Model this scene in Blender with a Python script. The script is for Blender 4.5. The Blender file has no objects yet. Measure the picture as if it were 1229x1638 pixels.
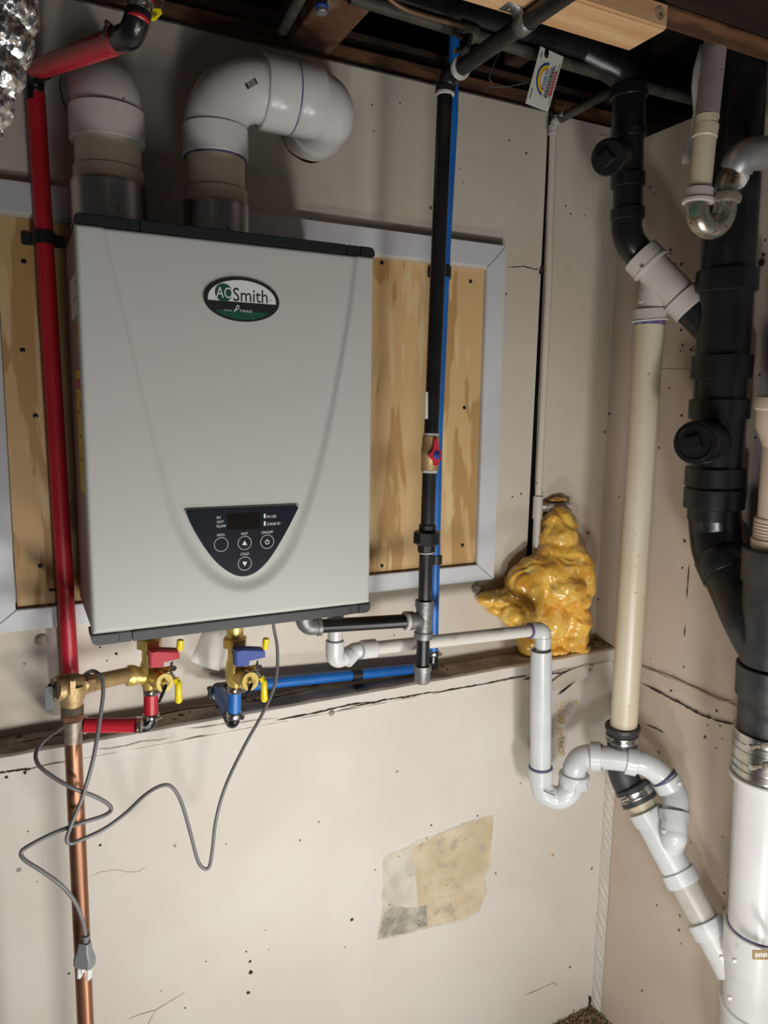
import bpy, bmesh, math, random
import numpy as np
from mathutils import Vector, Matrix, noise
random.seed(7)
SC = bpy.context.scene
COL = SC.collection

# ------------------------------------------------------------------ camera
F = 1184.89
RX = Vector((0.89434456, -0.44712382, 0.01510272))
RD = Vector((-0.05089192, -0.13521797, -0.98950802))
RF = Vector((0.44447476, 0.88419251, -0.14368644))
RF.normalize(); RX = (RX - RF * RX.dot(RF)).normalized(); RD = RF.cross(RX)
EYE = Vector((0, 0, 1.61))
cam = bpy.data.cameras.new('camera'); camo = bpy.data.objects.new('camera', cam); COL.objects.link(camo)
cam.sensor_fit = 'VERTICAL'; cam.sensor_height = 24; cam.lens = F * 24 / 1638
cam.clip_start = 0.02; cam.clip_end = 50
mw = Matrix.Identity(4)
for i, a in enumerate((RX, -RD, -RF)):
    for j in range(3): mw[j][i] = a[j]
mw.translation = EYE; camo.matrix_world = mw
SC.camera = camo
SC.view_settings.view_transform = 'Standard'; SC.view_settings.look = 'None'
SC.view_settings.exposure = 0.1; SC.view_settings.gamma = 1.0; SC.view_settings.use_curve_mapping = False
# ------------------------------------------------------------------ light
w = bpy.data.worlds.new('world'); SC.world = w; w.use_nodes = True
w.node_tree.nodes['Background'].inputs[0].default_value = (0.92, 0.96, 1.0, 1)
w.node_tree.nodes['Background'].inputs[1].default_value = 0.035

def lamp(name, loc, target, size, power, color):
    l = bpy.data.lights.new(name, 'AREA'); l.energy = power; l.size = size; l.color = color; l.shape = 'DISK'
    o = bpy.data.objects.new(name, l); COL.objects.link(o); o.location = loc
    o.rotation_euler = (Vector(target) - Vector(loc)).to_track_quat('-Z', 'Y').to_euler()
    return o
lamp('work_light', (0.70, 0.15, 0.72), (0.6, 1.35, 1.25), 0.16, 6.3, (1.0, 0.975, 0.93))
lamp('work_light', (0.16, 0.15, 0.74), (0.6, 1.35, 1.25), 0.16, 4.7, (1.0, 0.975, 0.93))
lamp('floor_light', (0.60, 0.30, 0.06), (0.65, 1.35, 0.9), 0.2, 4.5, (1.0, 0.97, 0.92))
lamp('front_fill_light', (0.25, -0.9, 0.35), (0.4, 1.3, 1.5), 0.6, 5.2, (0.95, 0.98, 1.0))  # added fill from in front, no source in view, lifts the heater face

# ------------------------------------------------------------------ pixel -> world
def ray(px, py):
    return RX * (px - 614.5) + RD * (py - 819) + RF * F
def P(px, py, Y):
    d = ray(px, py); return EYE + d * (Y / d.y)
def PX(px, py, X):
    d = ray(px, py); return EYE + d * (X / d.x)
def PZ(px, py, Z):
    d = ray(px, py); return EYE + d * ((Z - EYE.z) / d.z)
def rad(pt, wpx):
    return 0.5 * wpx * (pt - EYE).dot(RF) / F

# ------------------------------------------------------------------ materials
def mat(name, c1, c2=None, sc=6, st=(1, 1, 1), lo=.35, hi=.65, rough=.5, metal=0., bump=0., bsc=60, specks=None, det=6, sss=0., c3=None, dist=0., coat=0.):
    m = bpy.data.materials.new(name); m.use_nodes = True; n = m.node_tree.nodes; L = m.node_tree.links
    b = n['Principled BSDF']
    b.inputs['Roughness'].default_value = rough; b.inputs['Metallic'].default_value = metal
    b.inputs['Coat Weight'].default_value = coat; b.inputs['Coat Roughness'].default_value = .12
    b.inputs['Base Color'].default_value = (*c1, 1)
    if sss:
        b.inputs['Subsurface Weight'].default_value = sss; b.inputs['Subsurface Radius'].default_value = (.02, .012, .003)
        b.inputs['Subsurface Scale'].default_value = .6
    tc = n.new('ShaderNodeTexCoord'); mp = n.new('ShaderNodeMapping'); mp.inputs['Scale'].default_value = st
    L.new(tc.outputs['Object'], mp.inputs['Vector'])
    col = None
    def nz(scale, detail, src=mp, d=0.):
        t = n.new('ShaderNodeTexNoise'); t.inputs['Scale'].default_value = scale; t.inputs['Detail'].default_value = detail
        t.inputs['Distortion'].default_value = d; L.new(src.outputs['Vector'], t.inputs['Vector']); return t
    def mix(fac, a, bb):
        x = n.new('ShaderNodeMix'); x.data_type = 'RGBA'; L.new(fac, x.inputs['Factor'])
        for s, v in ((x.inputs[6], a), (x.inputs[7], bb)):
            if isinstance(v, tuple): s.default_value = (*v, 1)
            else: L.new(v, s)
        return x.outputs[2]
    def mr(src, a, bb):
        r = n.new('ShaderNodeMapRange'); r.inputs['From Min'].default_value = a; r.inputs['From Max'].default_value = bb
        r.interpolation_type = 'SMOOTHSTEP'; L.new(src, r.inputs['Value']); return r.outputs['Result']
    if c2:
        col = mix(mr(nz(sc, det, d=dist).outputs['Fac'], lo, hi), c1, c2)
        if c3: col = mix(mr(nz(sc * 2.7, 8).outputs['Fac'], .55, .66), col, c3)
    if specks:
        scol, ssc, thr = specks
        v = n.new('ShaderNodeTexVoronoi'); v.inputs['Scale'].default_value = ssc
        L.new(tc.outputs['Object'], v.inputs['Vector'])
        dn = nz(ssc * 4, 4, tc if False else mp)
        a = n.new('ShaderNodeMath'); a.operation = 'MULTIPLY_ADD'; L.new(dn.outputs['Fac'], a.inputs[0]); a.inputs[1].default_value = .22
        L.new(v.outputs['Distance'], a.inputs[2])
        near = n.new('ShaderNodeMath'); near.operation = 'LESS_THAN'; L.new(a.outputs[0], near.inputs[0]); near.inputs[1].default_value = thr + .11
        sep = n.new('ShaderNodeSeparateColor'); L.new(v.outputs['Color'], sep.inputs[0])
        g = n.new('ShaderNodeMath'); g.operation = 'GREATER_THAN'; L.new(sep.outputs[0], g.inputs[0]); g.inputs[1].default_value = .6
        q = n.new('ShaderNodeMath'); q.operation = 'MULTIPLY'; L.new(near.outputs[0], q.inputs[0]); L.new(g.outputs[0], q.inputs[1])
        col = mix(q.outputs[0], col if col else c1, scol)
    if col: L.new(col, b.inputs['Base Color'])
    if bump:
        bn = n.new('ShaderNodeBump'); bn.inputs['Strength'].default_value = bump; bn.inputs['Distance'].default_value = .004
        L.new(nz(bsc, 5, mp).outputs['Fac'], bn.inputs['Height']); L.new(bn.outputs[0], b.inputs['Normal'])
    return m

WALL = mat('cream_wall_paint', (.66, .595, .51), (.60, .53, .44), 3, rough=.42, bump=.25, bsc=18, specks=((.16, .12, .09), 17, .05))
WALL2 = mat('cream_lower_wall_paint', (.685, .645, .59), (.635, .585, .52), 3, rough=.55, bump=.3, bsc=14, specks=((.3, .26, .22), 11, .05))
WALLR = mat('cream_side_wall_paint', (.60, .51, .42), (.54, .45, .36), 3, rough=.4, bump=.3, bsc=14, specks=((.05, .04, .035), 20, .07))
LILAC = mat('lilac_grey_primer', (.46, .41, .42), (.40, .36, .37), 6, rough=.5, bump=.2, specks=((.03, .02, .03), 24, .1))
DUST = mat('dusty_ledge_paint', (.46, .40, .33), (.27, .22, .17), 14, rough=.8, bump=.5, bsc=60, specks=((.10, .07, .05), 60, .12))
CASING = mat('white_casing_paint', (.66, .67, .70), (.60, .60, .62), 5, st=(1, 1, 1), rough=.38, bump=.15, bsc=25, specks=((.2, .17, .16), 26, .04))
PLY = mat('plywood', (.68, .45, .21), (.50, .295, .11), 8, st=(2.0, 1, .30), lo=.49, hi=.525, rough=.55, bump=.12, bsc=90, det=4, c3=(.76, .55, .29), dist=.5)
GREYP = mat('light_grey_enamel', (.50, .495, .465), (.485, .48, .45), 2, rough=.42)
DTRIM = mat('charcoal_plastic', (.012, .015, .0165), rough=.45)
MAUVE = mat('mauve_grey_steel', (.32, .25, .24), (.28, .21, .2), 6, rough=.45)
STEEL = mat('brushed_stainless', (.50, .47, .43), (.42, .39, .35), 30, st=(1, 1, .1), rough=.3, metal=1)
PVC = mat('white_pvc', (.69, .685, .68), (.64, .63, .62), 10, rough=.28, specks=((.3, .26, .26), 60, .02))
PVCG = mat('greyish_white_pvc', (.68, .70, .71), (.60, .62, .63), 12, rough=.3)
PVCD = mat('grimy_white_pvc', (.68, .66, .61), (.36, .33, .29), 30, st=(.5, 1, 1), lo=.52, hi=.75, rough=.4, bump=.1)
PVCP = mat('painted_white_pvc', (.60, .555, .52), (.53, .485, .45), 10, rough=.4, specks=((.08, .06, .05), 45, .07))
CPIPE = mat('cream_pvc_pipe', (.70, .62, .46), (.62, .54, .385), 9, st=(1, 1, .2), rough=.4)
CREAM = mat('aged_cream_pvc', (.70, .64, .49), (.60, .51, .35), 9, st=(1, 1, .25), rough=.36, specks=((.28, .2, .12), 40, .06))
TANP = mat('tan_painted_pipe', (.64, .52, .41), (.58, .47, .36), 8, rough=.4, specks=((.2, .12, .08), 30, .05))
ABS = mat('black_abs', (.008, .008, .0085), (.013, .013, .0135), 12, rough=.3, bump=.06, bsc=80, specks=((.14, .14, .14), 45, .03))
ABSD = mat('dusty_black_abs', (.018, .018, .02), (.04, .039, .038), 14, rough=.45, bump=.1, specks=((.3, .3, .3), 50, .03))
IRON = mat('black_steel_pipe', (.028, .028, .03), (.055, .054, .052), 26, st=(1, 1, .3), rough=.36, metal=.55, bump=.08)
IRONT = mat('black_coated_pipe', (.009, .009, .0095), (.018, .0175, .0175), 20, rough=.3, metal=.2)
GALV = mat('grey_cast_fitting', (.27, .26, .25), (.18, .175, .17), 30, rough=.45, metal=.6, bump=.25, bsc=160)
OLDG = mat('grimy_galvanised_pipe', (.045, .042, .034), (.085, .08, .062), 24, rough=.6, metal=.2, bump=.2)
DOPE = mat('white_thread_sealant', (.62, .60, .57), (.45, .43, .4), 60, rough=.7, bump=.3)
COPPER = mat('copper', (.40, .195, .115), (.22, .11, .065), 16, st=(1, 1, .22), lo=.4, hi=.7, rough=.42, metal=.85)
SOLDER = mat('tarnished_solder', (.26, .22, .18), (.42, .36, .29), 50, rough=.5, metal=.5, bump=.3)
BRASS = mat('yellow_brass', (.85, .67, .22), (.74, .55, .17), 20, rough=.36, metal=.6)
BRONZE = mat('cast_bronze', (.56, .40, .20), (.44, .30, .14), 30, rough=.5, metal=.5, bump=.25, bsc=220)
RED = mat('red_pipe_plastic', (.58, .018, .04), (.50, .015, .03), 12, rough=.38, specks=((.75, .25, .25), 90, .02))
BLUE = mat('blue_pipe_plastic', (.012, .16, .55), (.01, .12, .44), 12, rough=.4)
RUBBER = mat('black_rubber', (.035, .035, .04), rough=.5)
ELB = mat('black_plastic_fitting', (.01, .01, .011), rough=.25)
CHROME = mat('shiny_hose_clamp', (.62, .60, .57), (.48, .46, .44), 40, rough=.26, metal=1)
CABLE = mat('grey_cable', (.17, .165, .165), rough=.4)
PLUGM = mat('grey_plug_rubber', (.22, .23, .235), rough=.45)
PLUGC = mat('clear_white_pin_cover', (.74, .75, .74), rough=.3)
FOAM = mat('amber_spray_foam', (.86, .54, .10), (.70, .34, .04), 16, rough=.24, bump=.3, bsc=50, c3=(.83, .58, .17), sss=.25, coat=.5)
FOIL = mat('aluminium_foil', (.86, .85, .84), (.75, .74, .73), 60, rough=.27, metal=1, bump=.9, bsc=70)
WOODL = mat('fresh_lumber', (.80, .52, .28), (.68, .38, .18), 6, st=(.6, 8, 8), rough=.6, bump=.15)
WOODD = mat('old_lumber_shaded', (.035, .02, .012), (.07, .035, .018), 7, st=(.5, 6, 6), rough=.85, bump=.4)  # old brown wood, colour taken darker to carry the joist cavity's shade
WOODR = mat('rough_brown_lumber', (.17, .075, .03), (.06, .028, .014), 20, st=(.6, 2, 2), rough=.8, bump=.7)
WOODS = mat('stained_joist_lumber', (.13, .055, .028), (.24, .19, .14), 16, rough=.6, bump=.3, lo=.45, hi=.7)
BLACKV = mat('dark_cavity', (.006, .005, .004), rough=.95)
CRACK = mat('dark_crack', (.03, .022, .016), rough=.95)
PURPLE = mat('purple_primer', (.07, .05, .16), (.16, .12, .24), 40, rough=.5)
YEL = mat('yellow_vinyl', (.85, .68, .01), rough=.35)
HRED = mat('red_handle', (.52, .01, .03), rough=.55)
HBLUE = mat('blue_handle', (.015, .05, .30), rough=.55)
PANEL = mat('navy_black_panel', (.008, .011, .017), rough=.25)
LCD = mat('dark_display', (.012, .009, .007), rough=.15)
INKW = mat('white_print', (.75, .76, .76), rough=.5)
INKK = mat('black_print', (.012, .012, .014), rough=.5)
GREEND = mat('dark_green_print', (.015, .085, .05), rough=.35)
WPRINT = mat('white_sticker', (.70, .70, .67), rough=.4)
INKR = mat('red_print', (.65, .05, .04), rough=.5)
INKB = mat('blue_print', (.03, .14, .5), rough=.5)
ORNG = mat('orange_print', (.8, .3, .03), rough=.5)
PAPER = mat('off_white_tag', (.76, .76, .70), (.72, .72, .66), 8, rough=.5)
TORN = mat('bare_tan_plaster', (.52, .42, .27), (.62, .54, .39), 13, rough=.85, bump=.6, bsc=80, c3=(.44, .37, .27), specks=((.2, .17, .13), 55, .08))
TORNG = mat('bare_grey_plaster', (.62, .58, .48), (.50, .46, .37), 22, rough=.85, bump=.6, bsc=80, specks=((.22, .2, .17), 55, .14))
TORNK = mat('sooty_plaster', (.27, .25, .21), (.50, .46, .38), 30, rough=.85, bump=.6, bsc=80, specks=((.12, .11, .1), 70, .14))
FLOORM = mat('dirty_concrete', (.2, .17, .14), (.1, .085, .07), 12, rough=.9, bump=.6, specks=((.05, .04, .03), 60, .2))
CHROMEP = mat('tarnished_chrome_trap', (.50, .46, .38), (.24, .40, .34), 26, lo=.5, hi=.6, rough=.3, metal=.85, c3=(.28, .18, .10), bump=.15)
ALUP = mat('dull_grey_metal', (.60, .60, .60), (.48, .48, .48), 14, rough=.38, metal=.75)
DIRT = mat('dead_leaf_bits', (.16, .1, .06), (.3, .22, .14), 50, rough=.9)
BUFF = mat('yellow_foam_crumbs', (.72, .52, .16), (.6, .4, .1), 50, rough=.7)
STAINW = mat('stained_white_putty', (.55, .5, .42), (.2, .15, .1), 120, rough=.8, bump=.5)

# ------------------------------------------------------------------ object helpers
def link(name, verts, faces, m, parent=None, smooth=35, midx=None):
    me = bpy.data.meshes.new(name); me.from_pydata([tuple(v) for v in verts], [], faces); me.validate()
    return linkme(name, me, m, parent, smooth, midx)
def linkme(name, me, m, parent=None, smooth=35, midx=None):
    ms = m if isinstance(m, (list, tuple)) else [m]
    for x in ms: me.materials.append(x)
    if midx: me.polygons.foreach_set('material_index', midx)
    if smooth:
        me.polygons.foreach_set('use_smooth', [True] * len(me.polygons)); me.set_sharp_from_angle(angle=math.radians(smooth))
    me.update()
    o = bpy.data.objects.new(name, me); COL.objects.link(o)
    if parent: adopt(o, parent)
    return o
def adopt(o, parent):
    o.parent = parent
    l = Vector((0, 0, 0)); p = parent
    while p: l += Vector(p.location) ; p = p.parent if p.type == 'EMPTY' and p.parent else None
    if parent.type == 'EMPTY': o.matrix_parent_inverse = Matrix.Translation(-l)
def tag(o, label=None, cat=None, group=None, kind=None):
    if label: o['label'] = label
    if cat: o['category'] = cat
    if group: o['group'] = group
    if kind: o['kind'] = kind
    return o
def thing(name, label, cat, loc, group=None):
    o = bpy.data.objects.new(name, None); o.empty_display_size = .03; COL.objects.link(o); o.location = loc
    return tag(o, label, cat, group)

def box_vf(x0, x1, y0, y1, z0, z1):
    v = [(x, y, z) for z in (z0, z1) for y in (y0, y1) for x in (x0, x1)]
    return v, [(0, 2, 3, 1), (4, 5, 7, 6), (0, 1, 5, 4), (2, 6, 7, 3), (0, 4, 6, 2), (1, 3, 7, 5)]
def box(name, x0, x1, y0, y1, z0, z1, m, parent=None, bev=0., seg=2):
    bm = bmesh.new(); v, f = box_vf(x0, x1, y0, y1, z0, z1)
    vs = [bm.verts.new(q) for q in v]
    for q in f: bm.faces.new([vs[i] for i in q])
    bmesh.ops.recalc_face_normals(bm, faces=bm.faces)
    if bev: bmesh.ops.bevel(bm, geom=bm.edges[:], offset=bev, segments=seg, affect='EDGES')
    me = bpy.data.meshes.new(name); bm.to_mesh(me); bm.free()
    return linkme(name, me, m, parent, 40)
def prism(name, pts, n, depth, m, parent=None, bev=0.):
    """closed outline pts (world), extruded by depth along -n (n = outward normal)"""
    n = Vector(n); pts = [Vector(p) for p in pts]
    bm = bmesh.new(); a = [bm.verts.new(p) for p in pts]; b = [bm.verts.new(p - n * depth) for p in pts]
    k = len(pts); front = bm.faces.new(a); bm.faces.new(b[::-1])
    for i in range(k): bm.faces.new((a[i], b[i], b[(i + 1) % k], a[(i + 1) % k]))
    bmesh.ops.recalc_face_normals(bm, faces=bm.faces)
    if bev: bmesh.ops.bevel(bm, geom=list(front.edges), offset=bev, segments=2, affect='EDGES')
    bmesh.ops.triangulate(bm, faces=[f for f in bm.faces if len(f.verts) > 4])
    me = bpy.data.meshes.new(name); bm.to_mesh(me); bm.free()
    return linkme(name, me, m, parent, 30)
def bar(name, a, b, wd, th, m, parent=None, up=(0, 0, 1), bev=0.):
    a = Vector(a); b = Vector(b); d = (b - a); L = d.length; d.normalize()
    s = d.cross(Vector(up)).normalized(); u = s.cross(d)
    pts = [a + s * wd / 2, b + s * wd / 2, b - s * wd / 2, a - s * wd / 2]
    return prism(name, [p + u * th / 2 for p in pts], u, th, m, parent, bev)

def fillet(pts, r, n=8):
    pts = [Vector(p) for p in pts]
    if r <= 0 or len(pts) < 3: return pts
    out = [pts[0]]
    for i in range(1, len(pts) - 1):
        a, b, c = pts[i - 1], pts[i], pts[i + 1]
        u = (a - b); v = (c - b); lu, lv = u.length, v.length; u.normalize(); v.normalize()
        ang = u.angle(v)
        if ang > 3.1: out.append(b); continue
        t = min(r / math.tan(ang / 2), lu * .49 if i > 1 else lu * .95, lv * .49 if i < len(pts) - 2 else lv * .95)
        rr = t * math.tan(ang / 2)
        p0 = b + u * t; p1 = b + v * t
        cen = b + (u + v).normalized() * (rr / math.sin(ang / 2))
        x = (p0 - cen); y = (p1 - cen); th = x.angle(y)
        for k in range(n + 1):
            s = k / n; out.append(cen + (x * math.sin((1 - s) * th) + y * math.sin(s * th)) / math.sin(th))
    out.append(pts[-1]); return out
def smoothpath(pts, n=10):
    pts = [Vector(p) for p in pts]; q = [pts[0] * 2 - pts[1]] + pts + [pts[-1] * 2 - pts[-2]]; out = []
    for i in range(1, len(q) - 2):
        a, b, c, d = q[i - 1:i + 3]
        for k in range(n):
            t = k / n
            out.append(.5 * ((2 * b) + (c - a) * t + (2 * a - 5 * b + 4 * c - d) * t * t + (3 * b - a - 3 * c + d) * t ** 3))
    out.append(pts[-1]); return out
def sweep_vf(pts, radii, seg=24, cap=True):
    pts = [Vector(p) for p in pts]; k = len(pts)
    if not isinstance(radii, (list, tuple)): radii = [radii] * k
    T = []
    for i in range(k):
        d = pts[min(i + 1, k - 1)] - pts[max(i - 1, 0)]
        T.append(d.normalized())
    u = T[0].orthogonal().normalized(); V = []; Fc = []
    for i in range(k):
        if i:
            q = T[i - 1].rotation_difference(T[i]); u = q @ u
            u = (u - T[i] * u.dot(T[i])).normalized()
        v = T[i].cross(u)
        for s in range(seg):
            a = 2 * math.pi * s / seg; V.append(pts[i] + (u * math.cos(a) + v * math.sin(a)) * radii[i])
    for i in range(k - 1):
        for s in range(seg):
            s2 = (s + 1) % seg; Fc.append((i * seg + s, i * seg + s2, (i + 1) * seg + s2, (i + 1) * seg + s))
    if cap:
        Fc.append(tuple(range(seg))[::-1]); Fc.append(tuple((k - 1) * seg + s for s in range(seg)))
    return V, Fc
def tube(name, pts, r, m, parent=None, seg=24, bend=0., nb=8, cap=True):
    V, Fc = sweep_vf(fillet(pts, bend, nb), r, seg, cap)
    return link(name, V, Fc, m, parent, 50)
def lathe(name, a, b, prof, m, parent=None, seg=32, phase=0.):
    """prof: (t along a->b in 0..1, radius)"""
    a = Vector(a); b = Vector(b); d = (b - a); T = d.normalized(); u = T.orthogonal().normalized(); v = T.cross(u)
    V = []; Fc = []; k = len(prof)
    for t, r in prof:
        for s in range(seg):
            g = 2 * math.pi * s / seg + phase; V.append(a + d * t + (u * math.cos(g) + v * math.sin(g)) * max(r, 1e-5))
    for i in range(k - 1):
        for s in range(seg):
            s2 = (s + 1) % seg; Fc.append((i * seg + s, i * seg + s2, (i + 1) * seg + s2, (i + 1) * seg + s))
    Fc.append(tuple(range(seg))[::-1]); Fc.append(tuple((k - 1) * seg + s for s in range(seg)))
    return link(name, V, Fc, m, parent, 40)
def hub(name, a, b, w, m, parent=None, seg=32, ch=.12, w2=None):
    """short collar between two (px,py,Y) points; w = width in photo pixels"""
    a = P(*a) if len(a) == 3 and not isinstance(a, Vector) else a
    b = P(*b) if len(b) == 3 and not isinstance(b, Vector) else b
    r = rad(a, w); r2 = rad(b, w2 or w) if True else r
    L = (b - a).length; c = min(.0015 / L, .3)
    return lathe(name, a, b, [(0, r * .9), (0, r - .0015), (c, r), (1 - c, r2), (1, r2 - .0015), (1, r2 * .9)], m, parent, seg)
def pipe(name, pts, w, m, parent=None, bend=0., seg=28, nb=8):
    """pts (px,py,Y); w width in px at first point (constant real radius) or list of widths"""
    q = [P(*p) if not isinstance(p, Vector) else p for p in pts]
    if isinstance(w, list):
        return tube(name, q, [rad(a, b) for a, b in zip(q, w)], m, parent, seg)
    return tube(name, q, rad(q[0], w), m, parent, seg, bend, nb)
def clamp(parent, a, b, w, m=None, screw=None, name='hose_clamp'):
    """worm-drive band with a screw housing"""
    a = P(*a) if not isinstance(a, Vector) else a; b = P(*b) if not isinstance(b, Vector) else b
    r = rad(a, w); T = (b - a).normalized()
    o = lathe(name, a, b, [(0, r * .93), (0, r), (.12, r + .0006), (.2, r + .0002), (.8, r + .0002), (.88, r + .0006), (1, r), (1, r * .93)], m or CHROME, parent)
    c = (a + b) / 2; s = Vector(screw or (-.3, -1, 0)); s = (s - T * s.dot(T)).normalized(); side = T.cross(s)
    c2 = c + s * (r + .003)
    L = max((b - a).length * .5, .003)
    lathe('clamp_screw', c2 - side * L * 1.4, c2 + side * L * 1.4, [(0, L * .75), (.22, L * .75), (.22, L * .5), (.8, L * .5), (.8, L * .6), (1, L * .6)], m or CHROME, o, 12)
    return o
def text(body, pos, width, height, u, v, m, parent, name='lettering', off=.0003, align='CENTER'):
    c = bpy.data.curves.new('t', 'FONT'); c.body = body; c.align_x = 'LEFT'; c.size = 1; c.resolution_u = 3
    t = bpy.data.objects.new('t', c); COL.objects.link(t)
    dg = bpy.context.evaluated_depsgraph_get(); me = bpy.data.meshes.new_from_object(t.evaluated_get(dg))
    bpy.data.objects.remove(t); bpy.data.curves.remove(c)
    co = np.empty(len(me.vertices) * 3); me.vertices.foreach_get('co', co); co = co.reshape(-1, 3)
    lo = co.min(0); hi = co.max(0); u = Vector(u).normalized(); v = Vector(v).normalized(); n = u.cross(v)
    sx = width / (hi[0] - lo[0]); sy = height / (hi[1] - lo[1]) if height else sx
    al = {'CENTER': .5, 'LEFT': 0, 'RIGHT': 1}[align]
    for i, vv in enumerate(me.vertices):
        x = (co[i][0] - lo[0]) * sx - width * al; y = (co[i][1] - (lo[1] + hi[1]) / 2) * sy
        vv.co = Vector(pos) + u * x + v * y + n * off
    me.name = name
    return linkme(name, me, m, parent, 0)
def ribbon(name, pts, wds, m, parent=None, n=(0, -1, 0), off=.0006, jag=.4, sub=6, taper=True):
    """thin ragged strip lying on a surface: world pts, width(s) in m"""
    n = Vector(n); pts = [Vector(p) for p in pts]; out = []
    for i in range(len(pts) - 1):
        for k in range(sub): out.append(pts[i].lerp(pts[i + 1], k / sub))
    out.append(pts[-1]); V = []; Fc = []; K = len(out)
    for i, p in enumerate(out):
        d = (out[min(i + 1, K - 1)] - out[max(i - 1, 0)]).normalized(); s = n.cross(d).normalized()
        e = min(1, 6 * min(i, K - 1 - i) / K + .1) if taper else 1
        wl = wds * .5 * e * (1 + random.uniform(-jag, jag)); wr = wds * .5 * e * (1 + random.uniform(-jag, jag))
        V += [p + s * wl + n * off, p - s * wr + n * off]
        if i: Fc.append((2 * i - 2, 2 * i - 1, 2 * i + 1, 2 * i))
    return link(name, V, Fc, m, parent, 0)
def ball(name, c, r, m, parent=None, sq=(1, 1, 1), seed=0, amp=.0, sub=2, fr=40):
    bm = bmesh.new(); bmesh.ops.create_icosphere(bm, subdivisions=sub, radius=1)
    for v in bm.verts:
        k = 1 + amp * noise.noise(v.co * 1.7 + Vector((seed, 0, 0)))
        v.co = Vector(c) + Vector((v.co.x * r * sq[0] * k, v.co.y * r * sq[1] * k, v.co.z * r * sq[2] * k))
    me = bpy.data.meshes.new(name); bm.to_mesh(me); bm.free(); return linkme(name, me, m, parent, 60)

# ------------------------------------------------------------------ the setting
YB, YL, XR = 1.42, 1.345, 1.335
EZ = EYE.z
ZT = EZ + .65; ZL = EZ - .598
XS = 1.108
wb = tag(thing('wall_back', None, None, (0.4, YB, ZL)), kind='structure'); 
hv0, hv1 = P(154, 152, 1.42), P(492, 209, 1.42)
vents = [(hv0.x, 1.42, hv0.z, .0565), (hv1.x, 1.42, hv1.z, .0575)]
def gapx(z, s):
    a, b = (P(877.2, 200, YB), P(843.5, 875, YB)) if s < 0 else (P(880.5, 200, YB), P(851.5, 875, YB))
    return a.x + (b.x - a.x) * (z - a.z) / (b.z - a.z)
def panel_with_holes(name, x0, x1, z0, z1, holes, m, parent):
    bm = bmesh.new(); v, f = box_vf(x0, x1, YB, YB + .013, z0, z1)
    v = [(gapx(q[2], -1) if q[0] == x1 else q[0], q[1], q[2]) for q in v]; vs = [bm.verts.new(q) for q in v]
    for q in f: bm.faces.new([vs[i] for i in q])
    bmesh.ops.recalc_face_normals(bm, faces=bm.faces)
    me = bpy.data.meshes.new(name); bm.to_mesh(me); bm.free(); o = linkme(name, me, m, None, 0)
    cut = []
    for hx, hy, hz, hr in holes:
        V, Fc = [], []
        for s in range(40):
            a = 2 * math.pi * s / 40; r = hr * (1 + .03 * noise.noise(Vector((math.cos(a) * 3, math.sin(a) * 3, hx))))
            V += [(hx + math.cos(a) * r, YB - .03, hz + math.sin(a) * r), (hx + math.cos(a) * r, YB + .05, hz + math.sin(a) * r)]
        for s in range(40):
            t = (s + 1) % 40; Fc.append((2 * s, 2 * s + 1, 2 * t + 1, 2 * t))
        Fc.append(tuple(range(0, 80, 2))); Fc.append(tuple(range(1, 80, 2))[::-1])
        mm = bpy.data.meshes.new('c'); mm.from_pydata(V, [], Fc); bb = bmesh.new(); bb.from_mesh(mm); bmesh.ops.recalc_face_normals(bb, faces=bb.faces); bb.to_mesh(mm); bb.free()
        c = bpy.data.objects.new('c', mm); COL.objects.link(c); cut.append(c)
        md = o.modifiers.new('b', 'BOOLEAN'); md.object = c; md.operation = 'DIFFERENCE'; md.solver = 'EXACT'
    dg = bpy.context.evaluated_depsgraph_get(); nm = bpy.data.meshes.new_from_object(o.evaluated_get(dg))
    o.modifiers.clear(); o.data = nm
    for c in cut: bpy.data.objects.remove(c)
    adopt(o, parent); return o
panel_with_holes('drywall_sheet', -.75, XS - .004, ZL - .02, ZT, vents, WALL, wb)
# right hand sheet: slightly ragged edge beside the open joint
rs = []
for k in range(25):
    z = ZL - .02 + (ZT - ZL + .02) * k / 24; rs.append((gapx(z, 1) + .0012 * noise.noise(Vector((0, 0, z * 9))), YB, z))
prism('drywall_sheet', rs + [(XR + .01, YB, ZT), (XR + .01, YB, ZL - .02)], (0, -1, 0), .013, WALL, wb)
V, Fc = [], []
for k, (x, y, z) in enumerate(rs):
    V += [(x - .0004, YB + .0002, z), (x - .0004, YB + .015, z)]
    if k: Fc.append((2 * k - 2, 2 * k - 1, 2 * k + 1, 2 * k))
link('gap_shade_strip', V, Fc, BLACKV, wb, 0)  # black strip on the cut edge, paints the shade inside the open joint
(box('stud_space', -.75, XR + .02, YB + .016, YB + .03, ZL - .02, ZT, BLACKV, wb))
ribbon('joint_crack', [P(812, 428, YB), P(838, 426, YB), P(855, 431, YB), P(864, 430, YB)], .0022, CRACK, wb)
ribbon('joint_crack', [P(866, 424, YB), P(867, 432, YB), P(862, 438, YB)], .008, CRACK, wb)
# corner tape strips
prism('joint_tape', [(XR - .075, YB - .0015, ZL), (XR - .012, YB - .0015, ZL), (XR - .012, YB - .0015, ZT - .02), (XR - .075, YB - .0015, ZT - .02)], (0, -1, 0), .0015, WALL, wb, .0008)

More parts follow.
